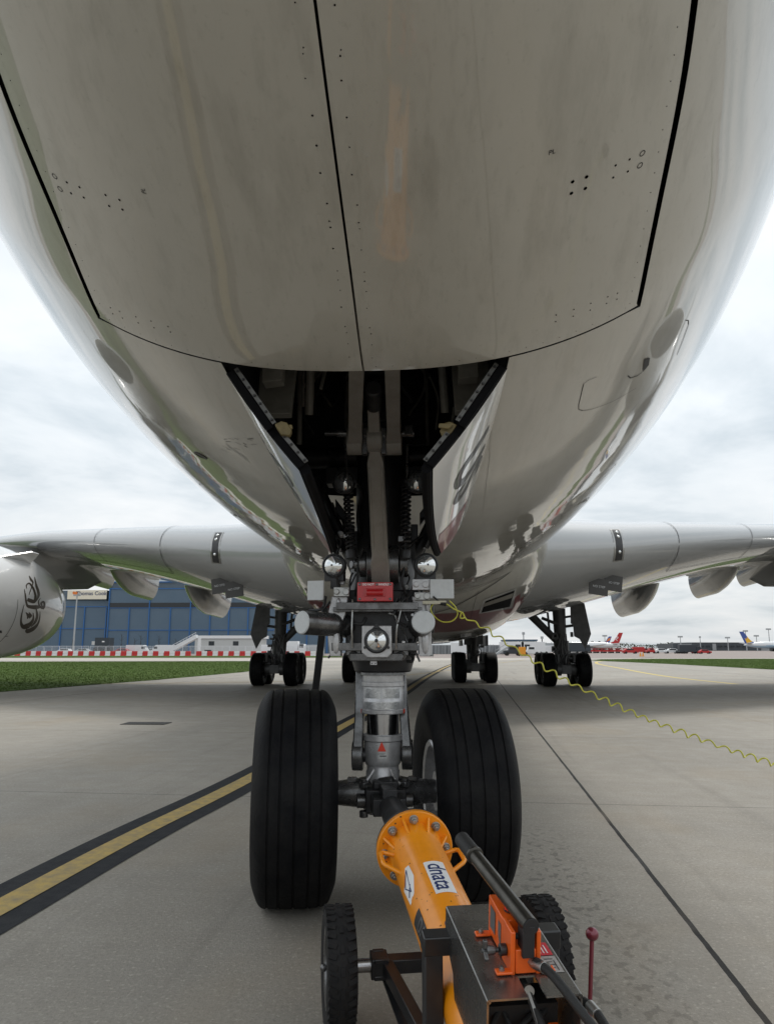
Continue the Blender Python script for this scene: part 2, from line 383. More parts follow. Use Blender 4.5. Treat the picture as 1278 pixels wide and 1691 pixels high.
# ------------------------------------------------------------------ ground and markings
def sheet(name, poly, z, m):
    mb = MB(); mb.add([(p[0], p[1], z) for p in poly], [tuple(range(len(poly)))]); return mb.build(name, m, smooth=False, fix=False)
g = MB(); g.add([(-3000, -600, 0), (3000, -600, 0), (3000, 5000, 0), (-3000, 5000, 0)], [(0, 1, 2, 3)])
struct(g.build('ground', M['concrete'], smooth=False, fix=False))
def spline(pts, n=12):
    P = [np.array(p, float) for p in pts]; P = [2 * P[0] - P[1]] + P + [2 * P[-1] - P[-2]]; o = []
    for i in range(1, len(P) - 2):
        for k in range(n):
            t = k / n; a, b, c, d = P[i - 1:i + 3]
            o.append(0.5 * ((2 * b) + (c - a) * t + (2 * a - 5 * b + 4 * c - d) * t * t + (3 * b - a - 3 * c + d) * t ** 3))
    o.append(P[-2]); return np.array(o)
def ribbon(path, offs, wd, z):
    T = np.gradient(path, axis=0); nn = np.stack([T[:, 1], -T[:, 0]], 1); nn /= np.linalg.norm(nn, axis=1)[:, None]
    a = path + nn * (offs - wd / 2); b = path + nn * (offs + wd / 2); n = len(path)
    mb = MB(); mb.add([(*p, z) for p in a] + [(*p, z) for p in b], [(i, n + i, n + i + 1, i + 1) for i in range(n - 1)]); return mb
tl = spline([(-2.9, -9), (-2.62, -3.5), (-2.40, -0.3), (-2.25, 1.6), (-1.91, 4.62), (-1.40, 11.36), (-0.6, 22), (0.5, 40), (2.75, 68), (7, 110)])
o = ribbon(tl, 0, 0.58, 0.004).build('taxi_line_border', M['line_black'], fix=False, smooth=False); struct(o)
o = ribbon(tl, 0, 0.21, 0.008).build('taxi_line', M['line_yellow'], fix=False, smooth=False); struct(o)
yl = spline([(40, 130), (24, 95), (18.6, 77.8), (15.6, 55), (14.0, 39.3), (14.2, 30)])
o = ribbon(yl, 0, 0.35, 0.004).build('taxiway_edge_line', mat('yellow_line', (0.55, 0.42, 0.08), 0.6, noise=(3, .5, (.4, .33, .15))), fix=False, smooth=False); struct(o)
o = ribbon(spline([(-15, 28), (-4, 34), (2, 50), (6, 68), (14, 100)]), 0, 0.18, 0.012).build('guide_line', M['line_yellow'], fix=False, smooth=False); struct(o)
struct(sheet('tarmac', [(-400, 116), (-40, 116), (20, 118), (300, 121), (900, 121), (900, 1500), (-600, 1500)], 0.004, M['tarmac']))
struct(sheet('taxiway', [(-300, 87.5), (-22, 88.5), (10, 96), (24, 111.5), (300, 113.5), (300, 119), (20, 117), (-40, 114), (-300, 114)], 0.008, M['pale_conc']))

def grass_area(name, poly, blades, seed, label):
    """soil sheet with real tufts of blades standing on it"""
    r = random.Random(seed); mb = MB()
    sheet_o = sheet(name, poly, 0.012, M['grass_d'])
    sheet_o['kind'] = 'stuff'; sheet_o['label'] = label; sheet_o['category'] = 'grass'
    xs = [p[0] for p in poly]; ys = [p[1] for p in poly]
    def inside(x, y):
        c = False; n = len(poly)
        for i in range(n):
            x1, y1 = poly[i]; x2, y2 = poly[(i + 1) % n]
            if (y1 > y) != (y2 > y) and x < (x2 - x1) * (y - y1) / (y2 - y1) + x1: c = not c
        return c
    vs = []; fs = []; k = 0
    while k < blades:
        x = r.uniform(min(xs), max(xs)); y = min(ys) + (max(ys) - min(ys)) * r.random() ** 1.6
        if not inside(x, y): continue
        k += 1; h = r.uniform(.02, .055) * (1.4 if r.random() < .1 else 1)
        for _ in range(2):
            a = r.uniform(0, 6.28); wd = r.uniform(.008, .026); lx = r.uniform(-.06, .06); ly = r.uniform(-.06, .06); o = len(vs)
            vs += [(x - wd * math.cos(a), y - wd * math.sin(a), .01), (x + wd * math.cos(a), y + wd * math.sin(a), .01), (x + lx, y + ly, .01 + h)]
            fs.append((o, o + 1, o + 2))
    mb.add(vs, fs)
    t = mb.build('grass_blade', M['grass'], parent=sheet_o, smooth=False, fix=False); t['kind'] = 'stuff'
grass_area('grass', [(-18.2, 6), (-15.36, 22.3), (-13.3, 33), (-11.9, 45.6), (-12.3, 60), (-15, 74), (-21.3, 87), (-49, 82), (-95, 74), (-120, 6)], 240000, 3, 'mown green grass strip left of the concrete apron')
grass_area('grass', [(21.5, 94), (24.8, 74), (26.2, 53.2), (90, 46), (110, 108), (52, 111.2), (34.4, 110.2), (25, 104)], 110000, 4, 'mown green grass strip on the right beside the yellow line')
grass_area('grass', [(-110, 118), (-70, 117), (-20, 121), (-8, 127), (-20, 148), (-110, 148)], 9000, 5, 'narrow green grass verge in front of the barriers')
mb = MB()                                  # iron drain cover set in the slab
c = at(242, 1195, z=0.0)
mb.box((c[0], c[1], 0.006), (0.95, 0.5, 0.012))
for i in range(9): mb.box((c[0] - 0.40 + i * 0.10, c[1], 0.013), (0.05, 0.42, 0.006), m=1)
tag(mb.build('drain_cover', [mat('cast_iron', (0.05, 0.048, 0.045), 0.6), M['ink']], smooth=False), 'dark iron drain cover set in the concrete left of the wheels', 'drain cover')

# ------------------------------------------------------------------ aircraft
plane = thing('airliner', 'huge white wide body airliner seen from under its nose with gear doors open', 'airplane', (0, 0, 0))
def pchip(X, Y):
    X = np.array(X, float); Y = np.array(Y, float); h = np.diff(X); d = np.diff(Y) / h; m = np.zeros(len(X))
    for i in range(1, len(X) - 1):
        if d[i - 1] * d[i] > 0:
            w1 = 2 * h[i] + h[i - 1]; w2 = h[i] + 2 * h[i - 1]; m[i] = (w1 + w2) / (w1 / d[i - 1] + w2 / d[i])
    m[0] = d[0]; m[-1] = d[-1]
    def f(x):
        x = np.clip(x, X[0], X[-1]); i = np.clip(np.searchsorted(X, x) - 1, 0, len(X) - 2); t = (x - X[i]) / h[i]
        return (1 + 2 * t) * (1 - t) ** 2 * Y[i] + t * (1 - t) ** 2 * h[i] * m[i] + t * t * (3 - 2 * t) * Y[i + 1] + t * t * (t - 1) * h[i] * m[i + 1]
    return f
zbf = pchip([-4.97, -4.8, -4.5, -4.1, -3.54, -3.0, -2.55, -1.97, -1, 0, 2, 5, 44, 56, 67], [4.5, 3.95, 3.62, 3.42, 3.25, 3.11, 2.997, 2.85, 2.76, 2.71, 2.67, 2.66, 2.66, 4.6, 7.2])
wtail = pchip([-5, 44, 56, 67], [1, 1, .72, .12])
NL = 2.44
def sec(y):
    y = np.asarray(y, float); s = np.maximum(y + 4.97, 1e-3); u = np.clip(s / 13.09, 0, 1)
    wd = 3.4 * (1 - (1 - u) ** 2.83) ** .494 * wtail(y); zw = 6.4 - 1.75 * np.exp(-s / .82)
    zt = 4.8 + 6.1 * (1 - (1 - u) ** 2) ** .55
    zw = np.where(y > 44, np.maximum(zw, zbf(y) + .4 * (zt - zbf(y))), zw)
    return wd, zbf(y), zw, np.maximum(zt, zw + .05)
def skinP(ph, y):
    wd, zb, zw, zt = sec(y); s = np.sin(ph); c = np.cos(ph)
    low = c >= 0; n = np.where(low, NL, 2.1)
    x = wd * np.sign(s) * np.abs(s) ** (2 / n)
    z = np.where(low, zw - (zw - zb) * np.abs(c) ** (2 / n), zw + (zt - zw) * np.abs(c) ** (2 / n))
    return np.stack([x, np.asarray(y, float) + 0 * x, z], -1)
def zlow(x, y):
    wd, zb, zw, zt = sec(y); a = np.minimum(np.abs(x) / wd, 1)
    return zw - (zw - zb) * (1 - a ** NL) ** (1 / NL)
def lowN(x, y):
    """outward normal of the lower skin at x,y"""
    e = 1e-3
    gx = (zlow(x + e, y) - zlow(x - e, y)) / (2 * e); gy = (zlow(x, y + e) - zlow(x, y - e)) / (2 * e)
    n = np.stack([gx, gy, -np.ones_like(np.asarray(gx, float))], -1)
    return n / np.linalg.norm(n, axis=-1, keepdims=True)
def phi_of(x, y):
    wd = sec(y)[0]; a = np.clip(np.abs(x) / wd, 0, 1)
    return np.sign(x) * np.arcsin(a ** (NL / 2))
def skin_hit(px, py):
    d = ray(px, py); lo = None
    for t in np.arange(.6, 30, .02):
        P = CAM + t * d
        wd, zb, zw, zt = sec(P[1])
        if P[1] > -4.9 and abs(P[0]) < wd and P[2] < zw and P[2] > zlow(P[0], P[1]):
            a, b = t - .02, t
            for _ in range(24):
                q = (a + b) / 2; P = CAM + q * d
                if P[2] > zlow(P[0], P[1]): b = q
                else: a = q
            return CAM + b * d
    return None

# opening for the nose gear: wide front part (closed doors) and narrower rear part (open doors)
DX = pchip([-4.3, -3.9, -3.3, -3.0, -2.55, -2.2, -1.92], [0.86, 0.96, 1.085, 1.14, 1.195, 1.235, 1.272])
YA, YB, YC = -4.05, -1.93, .22
side = [(float(DX(y)), float(y)) for y in np.linspace(YA, YB, 24)]
back = [(x, YB - 0.012) for x in np.linspace(1.272, 0.665, 10)[1:]]
aft = [(0.665 + (0.628 - 0.665) * t, YB + 0.0 + (YC - YB) * t) for t in np.linspace(0, 1, 22)[1:]]
right = side + back + aft
front = [(x, YA) for x in np.linspace(-0.90, 0.90, 16)]
opening = [(-x, y) for x, y in right][::-1]      # from aft-left to front-left
opening = opening + [(x, YA) for x in np.linspace(-float(DX(YA)), float(DX(YA)), 14)[1:-1]] + right + [(x, YC) for x in np.linspace(0.628, -0.628, 10)[1:-1]]

def inpoly(p, poly):
    x, y = p; c = False; n = len(poly)
    for i in range(n):
        x1, y1 = poly[i]; x2, y2 = poly[(i + 1) % n]
        if (y1 > y) != (y2 > y) and x < (x2 - x1) * (y - y1) / (y2 - y1) + x1: c = not c
    return c
def dist_poly(p, poly):
    P = np.array(poly); Q = np.roll(P, -1, 0); d = Q - P; t = np.clip(((p - P) * d).sum(1) / ((d * d).sum(1) + 1e-12), 0, 1)
    return np.sqrt((((P + d * t[:, None]) - p) ** 2).sum(1).min())

def build_fuselage():
    ys = np.concatenate([-4.97 + np.array([.003, .02, .05, .1, .17, .26, .37]), np.arange(-4.5, 2.01, .1), np.arange(2.25, 14, .25), np.arange(14, 44, .8), np.arange(44, 67.1, 1.0)])
    NP = 192; ph = np.linspace(-math.pi, math.pi, NP, endpoint=False)
    G = np.array([skinP(ph, np.full(NP, y)) for y in ys]); nY = len(ys)
    i0 = int(np.argmin(abs(ys + 4.5))); i1 = int(np.argmin(abs(ys - 2.0)))
    j0 = int(np.argmin(abs(ph + 1.05))); j1 = int(np.argmin(abs(ph - 1.05)))
    vs = [tuple(p) for p in G.reshape(-1, 3)]; par = [(ph[j], ys[i]) for i in range(nY) for j in range(NP)]
    fs = []
    for i in range(nY - 1):
        for j in range(NP):
            if i0 <= i < i1 and j0 <= j < j1: continue
            j2 = (j + 1) % NP
            fs.append((i * NP + j, (i + 1) * NP + j, (i + 1) * NP + j2, i * NP + j2))
    holeP = [(float(phi_of(np.array(x), np.array(y))), y) for x, y in opening]
    pts = []; ids = []
    hs = np.array(holeP) * np.array([2.2, 1.0])
    for i in range(i0, i1 + 1):
        for j in range(j0, j1 + 1):
            p = (ph[j], ys[i])
            if inpoly(p, holeP): continue
            bd = i in (i0, i1) or j in (j0, j1)
            if not bd and dist_poly(np.array([p[0] * 2.2, p[1]]), hs) < .025: continue
            pts.append(p); ids.append(i * NP + j)
    h0 = len(pts); nh = len(holeP)
    for p in holeP:
        pts.append(p); ids.append(len(vs)); vs.append(tuple(skinP(np.array([p[0]]), np.array([p[1]]))[0])); par.append(p)
    r = delaunay_2d_cdt([Vector((p[0] * 2.2, p[1])) for p in pts], [(h0 + k, h0 + (k + 1) % nh) for k in range(nh)], [], 0, 1e-6)
    ov = r[0]; of = r[2]; orig = r[3]
    idmap = []
    for k, q in enumerate(ov):
        if orig[k]: idmap.append(ids[orig[k][0]])
        else:
            pp = (q.x / 2.2, q.y); idmap.append(len(vs)); vs.append(tuple(skinP(np.array([pp[0]]), np.array([pp[1]]))[0])); par.append(pp)
    for f in of:
        c = sum((np.array(ov[k]) for k in f), np.zeros(2)) / len(f)
        if inpoly((c[0] / 2.2, c[1]), holeP): continue
        fs.append(tuple(idmap[k] for k in f)[::-1])
    par = np.array(par); e = 1e-3
    a = skinP(par[:, 0] + e, par[:, 1]) - skinP(par[:, 0] - e, par[:, 1]); b = skinP(par[:, 0], par[:, 1] + e) - skinP(par[:, 0], par[:, 1] - e)
    n = np.cross(b, a); n /= np.linalg.norm(n, axis=1)[:, None] + 1e-12
    c = np.array(vs) - np.stack([0 * par[:, 0], par[:, 1], np.full(len(par), 6.0)], 1)
    flip = (n * c).sum(1) < 0; n[flip] *= -1
    mb = MB(); mb.add(vs, fs)
    return mb.build('fuselage', M['skin'], plane, ang=180, normals=[tuple(q) for q in n])
fus = build_fuselage()

# bay behind the opening: walls rising from the skin, closed at the top
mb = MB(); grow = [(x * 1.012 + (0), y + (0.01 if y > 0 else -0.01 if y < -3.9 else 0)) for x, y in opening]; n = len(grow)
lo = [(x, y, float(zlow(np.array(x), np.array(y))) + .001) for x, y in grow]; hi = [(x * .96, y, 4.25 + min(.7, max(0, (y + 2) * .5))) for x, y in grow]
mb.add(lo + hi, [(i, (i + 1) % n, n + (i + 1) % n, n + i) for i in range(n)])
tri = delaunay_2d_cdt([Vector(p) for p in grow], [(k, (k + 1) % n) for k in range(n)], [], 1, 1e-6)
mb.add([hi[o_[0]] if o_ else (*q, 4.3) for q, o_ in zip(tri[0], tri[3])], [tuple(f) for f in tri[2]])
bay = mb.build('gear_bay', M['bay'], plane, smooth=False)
mb = MB()                                    # frames, pipes and boxes inside the bay
for s in (-1, 1):
    mb.box((s * .60, -.9, 3.45), (.05, .16, 1.1)); mb.box((s * .50, -1.55, 3.25), (.10, .10, .62), X=(1, 0, .1), m=1)
    mb.tube([(s * .40, -1.0, 2.95), (s * .36, -1.2, 3.5), (s * .36, -1.3, 4.2)], .026, m=1)
    mb.tube([(s * .53, -.55, 2.9), (s * .55, -.5, 3.4), (s * .45, -.3, 4.2)], .018, m=1)
    mb.box((s * .52, -.3, 3.3), (.14, .22, .2))
    mb.tube([(s * .3, .1, 2.95), (s * .3, .12, 3.6), (s * .1, .12, 3.9)], .015, m=1)
    mb.prism([(-.09, -.2), (.09, -.2), (.10, .1), (.05, .24), (-.05, .24), (-.1, .1)], (s * .53, -1.28, 3.02), (1, 0, 0), (0, .25, 1), .05, m=1)
for z in (3.1, 3.45, 3.8): mb.box((0, .17, z), (1.1, .05, .05))
for k in range(26):                          # looms and pipes
    x = rnd.uniform(-.56, .56); y = rnd.uniform(-1.5, .1); z = rnd.uniform(2.95, 3.4)
    mb.tube(spline([(x, y, z), (x + rnd.uniform(-.15, .15), y + rnd.uniform(-.1, .1), z + .25), (x + rnd.uniform(-.2, .2), min(.12, y + rnd.uniform(-.2, .2)), z + .6)], 6), rnd.uniform(.006, .014), 6, m=rnd.choice([0, 1, 1]))
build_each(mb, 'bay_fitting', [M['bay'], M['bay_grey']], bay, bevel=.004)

def skin_panel(name, poly, step, thick, parent, m, rivets=()):
    """panel lying in the lower skin: fine bottom face with true normals, and a rim"""
    pts = [tuple(p) for p in poly]; n = len(pts)
    xs = [p[0] for p in pts]; ys = [p[1] for p in pts]
    for x in np.arange(min(xs), max(xs), step):
        for y in np.arange(min(ys), max(ys), step):
            if inpoly((x, y), poly) and dist_poly(np.array([x, y]), poly) > step * .45: pts.append((x, y))
    r = delaunay_2d_cdt([Vector(p) for p in pts], [(k, (k + 1) % n) for k in range(n)], [], 1, 1e-6)
    P = np.array([[q.x, q.y] for q in r[0]]); z = zlow(P[:, 0], P[:, 1]); N0 = lowN(P[:, 0], P[:, 1])
    mb = MB(); mb.add([(p[0], p[1], q) for p, q in zip(P, z)], [tuple(f)[::-1] for f in r[2]])
    nr = [tuple(q) for q in N0]
    A = np.array(poly); za = zlow(A[:, 0], A[:, 1]); cen = A.mean(0)
    dn = np.roll(A, -1, 0) - np.roll(A, 1, 0); on = np.stack([dn[:, 1], -dn[:, 0]], 1); on /= np.linalg.norm(on, axis=1)[:, None]
    on[((A - cen) * on).sum(1) < 0] *= -1
    mb.add([(p[0], p[1], q) for p, q in zip(A, za)] + [(p[0], p[1], q + thick) for p, q in zip(A, za)], [(k, (k + 1) % n, n + (k + 1) % n, n + k) for k in range(n)], 1)
    nr += [(q[0], q[1], 0.0) for q in on] * 2
    for (x, y, rad, kind) in rivets:
        x = np.array(x); nn = lowN(x, np.array(y)); c = np.array([x, y, zlow(x, np.array(y))]) + nn * .0012
        u = nrm(np.cross(nn, (0, 1, 0))); q = np.cross(nn, u); k = 8
        if kind == 0:
            mb.add([c + (u * math.cos(a) + q * math.sin(a)) * rad for a in np.linspace(0, 6.283, k, endpoint=False)], [tuple(range(k))[::-1]], 2); nr += [tuple(nn)] * k
        else:
            k = 14; ri = rad * .72
            vv = [c + (u * math.cos(a) + q * math.sin(a)) * rr for rr in (rad, ri) for a in np.linspace(0, 6.283, k, endpoint=False)]
            mb.add(vv, [(i, (i + 1) % k, k + (i + 1) % k, k + i) for i in range(k)], 2); nr += [tuple(nn)] * (2 * k)
    return mb.build(name, [m, M['black_gap'], M['ink']], parent, ang=180, fix=False, normals=nr)
# rivets of the front doors, placed where the photograph shows them
def riv(pxs, rad=.0035, kind=0):
    o = []
    for p in pxs:
        h = skin_hit(*p)
        if h is not None: o.append((h[0], h[1], rad, kind))
    return o
RL = []; RR = []
seamx = lambda y: -.0
for y in np.concatenate([np.arange(-3.75, -2.0, .105), np.arange(-3.7, -2.0, .29)]):
    jit = rnd.uniform(-.01, .01)
    RL.append((-.052 + jit * .4, y + jit, rnd.choice([.0022, .003, .0036]), 0)); RR.append((.050 + jit * .4, y + jit + .01, rnd.choice([.0022, .003]), 0))
for y in np.arange(-3.8, -1.98, .085):
    RL.append((-float(DX(y)) + .06, y, .0021, 0)); RR.append((float(DX(y)) - .06, y, .0021, 0))
for x in np.arange(.06, 1.2, .075): RL.append((-x, -1.995, .002, 0)); RR.append((x, -1.995, .002, 0))
RL += riv([(111, 301), (132, 309), (118, 319), (139, 326), (175, 322), (198, 330), (181, 340), (203, 346)], .0048)
RL += riv([(91, 291), (100, 312)], .012, 1)
RL += riv([(183, 508), (198, 514), (187, 518), (203, 525), (225, 523), (250, 530), (255, 541), (229, 533), (278, 539), (282, 548)], .0034)
RR += riv([(945, 300), (943, 319), (968, 292), (966, 311)], .007) + riv([(1016, 273), (1012, 293), (1039, 263), (1036, 283)], .0044)
RR += riv([(1060, 253), (1056, 273)], .012, 1)
RR += riv([(918, 520), (917, 531), (947, 511), (946, 522), (975, 501), (974, 512), (1003, 490), (1001, 501), (1019, 484), (1018, 494)], .0034)
gs = .0045
def door_poly(s):
    p = [(s * gs, YA + .01)] + [(s * x, YA + .01) for x in np.linspace(.1, float(DX(YA)) - .03, 8)]
    p += [(s * (float(DX(y)) - .024), float(y)) for y in np.linspace(YA + .05, YB - .05, 22)]
    p += [(s * (1.272 - .022), YB - .026)] + [(s * x, YB - .026) for x in np.linspace(1.2, .06, 20)] + [(s * gs, YB - .026)]
    p += [(s * gs, float(y)) for y in np.linspace(YB - .12, YA + .12, 20)]
    return p
for s, rv in ((-1, RL), (1, RR)):
    d = skin_panel('nose_gear_door', door_poly(s), .045, .03, plane, M['skin'], rv)
    d['label'] = 'closed front nose gear door left of the centre seam' if s < 0 else 'closed front nose gear door right of the centre seam'
    vs, fs = text_mesh('PL', .024, step=.02)                # small stencilled mark
    h = skin_hit(238, 315) if s < 0 else skin_hit(911, 251)
    if h is not None:
        P = (vs @ np.array([[0, 1], [-1, 0]]) if s < 0 else vs) * V(1, -1)
        xy = P + h[:2]; nn = lowN(xy[:, 0], xy[:, 1]); q = np.stack([xy[:, 0], xy[:, 1], zlow(xy[:, 0], xy[:, 1])], 1) + nn * .0015
        mb = MB(); mb.add(q, fs); mb.build('stencil_mark', M['ink'], d, smooth=False, fix=False)

def skin_line(pts, wd, name='panel_seam', m=None, closed=False, step=.03):
    """thin painted or sealed line lying on the lower skin through x,y points"""
    P = []
    pts = [np.asarray(p, float) for p in pts]
    if closed: pts = pts + [pts[0]]
    for a, b in zip(pts[:-1], pts[1:]):
        k = max(1, int(np.linalg.norm(b - a) / step))
        P += [a + (b - a) * i / k for i in range(k)]
    P.append(pts[-1]); P = np.array(P)
    z = zlow(P[:, 0], P[:, 1]); nn = lowN(P[:, 0], P[:, 1]); Q = np.stack([P[:, 0], P[:, 1], z], 1) + nn * .002
    T = np.gradient(Q, axis=0); sd = np.cross(nn, T); sd /= np.linalg.norm(sd, axis=1)[:, None] + 1e-9
    n = len(Q); mb = MB(); mb.add(list(Q - sd * wd / 2) + list(Q + sd * wd / 2), [(i, i + 1, n + i + 1, n + i) for i in range(n - 1)])
    return mb.build(name, m or M['ink'], fus, fix=False)
def hits(pxs): return [h[:2] for h in (skin_hit(*p) for p in pxs) if h is not None]
for pxs, wd in (([(985, 622), (970, 628), (963, 634), (955, 668), (955, 676), (962, 678), (975, 676), (1010, 663), (1050, 640)], .004),
                ([(1036, 620), (1040, 624), (1052, 620), (1059, 615)], .008),
                ([(1117, 586), (1124, 569), (1136, 536), (1136, 529), (1131, 529)], .005)):
    h = hits(pxs)
    if len(h) > 1: skin_line(h, wd)
h = hits([(1063, 593), (1072, 590), (1070, 602), (1060, 614)])
if len(h) == 4:
    H = np.array(h); mb = MB(); nn = lowN(H[:, 0], H[:, 1]); mb.add(np.stack([H[:, 0], H[:, 1], zlow(H[:, 0], H[:, 1])], 1) + nn * .004, [(0, 1, 2, 3)]); mb.build('vent', M['ink'], fus, smooth=False, fix=False)
h = skin_hit(332, 752)
if h is not None:
    nn = lowN(np.array(h[0]), np.array(h[1])); mb = MB(); mb.lathe([(.0, 0), (.052, .0), (.052, .006), (.036, .008), (.03, .004), (0, .004)], h, nn, 24, cap=(False, False)); mb.build('drain_port', M['gear_d'], fus)
skin_line([(x, 4.6) for x in np.linspace(-3.0, 3.0, 80)], .004)
skin_line([(x, 9.3) for x in np.linspace(-3.2, 3.2, 80)], .005)
for k in range(14):                                    # scuffs on the left flank
    h = skin_hit(rnd.uniform(362, 420), rnd.uniform(723, 742))
    if h is not None: skin_line([h[:2], h[:2] + V(rnd.uniform(.01, .05), rnd.uniform(-.03, .03))], rnd.uniform(.003, .007), 'scuff_mark')
# faint notice box on the belly behind the bay
skin_line([(-.34, 1.9), (-.60, 1.9), (-.62, 1.93), (-.62, 2.5), (-.60, 2.53), (-.34, 2.53)], .008)
vs, fs = text_mesh('FWD', .14, step=.05); xy = vs * V(1, -1) + V(-.45, 2.2); nn = lowN(xy[:, 0], xy[:, 1])
mb = MB(); mb.add(np.stack([xy[:, 0], xy[:, 1], zlow(xy[:, 0], xy[:, 1])], 1) + nn * .002, fs); mb.build('stencil_mark', M['ink'], fus, smooth=False, fix=False)

# open rear doors, hanging from the sides of the bay
def aft_door(s):
    def hinge(t):
        y = -1.85 + 2.0 * t; x = .669 + (.633 - .669) * t; return V(s * x, y, float(zlow(np.array(x), np.array(y))))
    A = V(s * .314, -1.80, 2.42); B = V(s * .388, .05, 2.255)
    def free(t): return A + (B - A) * t + V(s * -.018, 0, -.035) * 4 * t * (1 - t)
    K, Jn = 24, 12
    outn = nrm(np.cross(B - A, hinge(.5) - free(.5))); outn = outn * (1 if outn[0] * s > 0 else -1)
    def pt(t, u, d=0): return hinge(t) * (1 - u) + free(t) * u + outn * ((.012 + .022 * math.sqrt(min(1, max(0, t) * 2.5))) * 4 * u * (1 - u) + d)
    vo = [pt(t, u) for t in np.linspace(0, 1, K) for u in np.linspace(0.01, 1, Jn)]
    vi = [pt(t, u, -.055) for t in np.linspace(0, 1, K) for u in np.linspace(0.01, 1, Jn)]
    mb = MB(); q = lambda i, j: i * Jn + j
    fo = [(q(i, j), q(i + 1, j), q(i + 1, j + 1), q(i, j + 1)) for i in range(K - 1) for j in range(Jn - 1)]
    n = len(vo); rim = []
    ring = [q(0, j) for j in range(Jn)] + [q(i, Jn - 1) for i in range(1, K)] + [q(K - 1, j) for j in range(Jn - 2, -1, -1)] + [q(i, 0) for i in range(K - 2, 0, -1)]
    mb.add(vo + vi, fo, 0); o = 0
    mb.f += [tuple(n + k for k in f)[::-1] for f in fo]; mb.m += [2] * len(fo)
    for a, b in zip(ring, ring[1:] + ring[:1]): mb.f.append((a, b, n + b, n + a)); mb.m.append(1)
    d = mb.build('nose_gear_door', [M['skin2'], M['black_gap'], M['bay']], plane, ang=50)
    d['label'] = 'open rear nose gear door, ' + ('left of the leg' if s < 0 else 'right of the leg with letters and a red stripe')
    # rubber seal and riveted retainer along the front edge, in two runs
    fwd = nrm(V(0, -1, -.05)); along = nrm(pt(0, 1) - pt(0, 0)); inn = -outn
    mb = MB()
    for u0, u1 in ((.03, .60), (.68, .99)):
        a = pt(0, u0, -.01) + fwd * .012; b = pt(0, u1, -.01) + fwd * .012; c = (a + b) / 2; ln = np.linalg.norm(b - a)
        mb.box(c + inn * .010, (ln, .034, .03), X=b - a, Y=inn, Z=np.cross(b - a, inn))
    a = pt(0, 1, -.028); mbp = [pt(t, 1.0, -.028) + nrm(free(.5) - hinge(.5)) * .012 for t in np.linspace(0, 1, 20)]
    mb.tube(mbp, .026, 8); mb.build('door_seal', M['black_gap'], d)
    mb = MB()
    for u0, u1, k in ((.03, .58, 7), (.70, .98, 4)):
        a = pt(0, u0, -.045) + fwd * .022; b = pt(0, u1, -.045) + fwd * .022; c = (a + b) / 2; ln = np.linalg.norm(b - a)
        mb.box(c + inn * .008, (ln, .020, .014), X=b - a, Y=inn, Z=np.cross(b - a, inn))
        for e_ in np.linspace(.06, .94, k):
            p = a + (b - a) * e_ + inn * .008 + fwd * .012; mb.cyl(p, p + fwd * .006, .007, .005, 10, m=1)
    mb.build('seal_retainer', [M['retainer'], M['gear_d']], d)
    mb = MB(); p = pt(0, .64, -.06) + fwd * .01
    mb.prism([(-.022, -.014), (.036, -.018), (.060, .010), (.044, .034), (.0, .038), (-.02, .02)], p, along, inn, .05)
    mb.prism([(-.012, .0), (.02, .0), (.04, .045), (.02, .055)], p + fwd * .03, along, inn, .015)
    mb.build('door_bracket', M['tan'], d, bevel=.004)
    # letters and stripe
    vs, fs = text_mesh('US', .41, step=.03, offset=.012, space=1.05, font_scale_x=1.3)
    def onto(a, b, d_=.002):
        """a = metres aft from the front edge, b = metres from the free edge upwards"""
        return pt(np.clip(a / 1.95, 0, 1), 1 - b / .55, d_)
    P = [onto((.72 + v[0]) if s > 0 else (.72 - v[0]), .285 + v[1]) for v in vs]
    mb = MB(); mb.add(P, fs if s > 0 else [f[::-1] for f in fs]); mb.build('door_letters', M['grey_text'], d, smooth=False, fix=False)
    mb = MB(); rows = []
    for t in np.linspace(0, 1, 24):
        a = 1.30 + .64 * t; up = float(np.interp(t, [0, .16, .5, 1], [.03, .33, .27, .19])); lo_ = float(np.interp(t, [0, .3, 1], [.02, .0, .0]))
        rows.append([onto(a, lo_ + (up - lo_) * k / 6) for k in range(7)])
    vv = [p for r_ in rows for p in r_]
    mb.add(vv, [(i * 7 + j, (i + 1) * 7 + j, (i + 1) * 7 + j + 1, i * 7 + j + 1) for i in range(23) for j in range(6)]); mb.build('door_stripe', M['livery_red'], d, fix=False)
    return d
aft_door(-1); aft_door(1)

# belly fairing
fw_ = pchip([9.5, 12, 15, 18, 21, 34, 40, 44], [2.4, 3.15, 3.5, 3.68, 3.75, 3.75, 3.3, 2.4])
fz_ = pchip([9.5, 12, 15, 18, 21, 34, 40, 44], [2.95, 2.55, 2.2, 1.93, 1.78, 1.78, 2.3, 2.9])
mb = MB(); ys = np.concatenate([np.linspace(9.5, 22, 60), np.linspace(22.5, 44, 30)]); rows = []
for y in ys:
    wd, zb, zc = float(fw_(y)), float(fz_(y)), 4.6
    rows.append([V(wd * math.copysign(abs(math.sin(a)) ** (2 / 2.8 if math.cos(a) > 0 else 1), math.sin(a)), y, zc - (zc - zb) * abs(math.cos(a)) ** (2 / 2.8) if math.cos(a) > 0 else zc + .9 * -math.cos(a)) for a in np.linspace(-math.pi, math.pi, 96, endpoint=False)])
mb.ring(rows)
for i, f in enumerate(mb.f):
    c = np.mean([mb.v[k] for k in f], axis=0)
    if 13.2 < c[1] < 16.7 and c[2] < 2.85: mb.m[i] = 1
fair = mb.build('belly_fairing', [M['skin'], M['livery_red']], plane, ang=60)

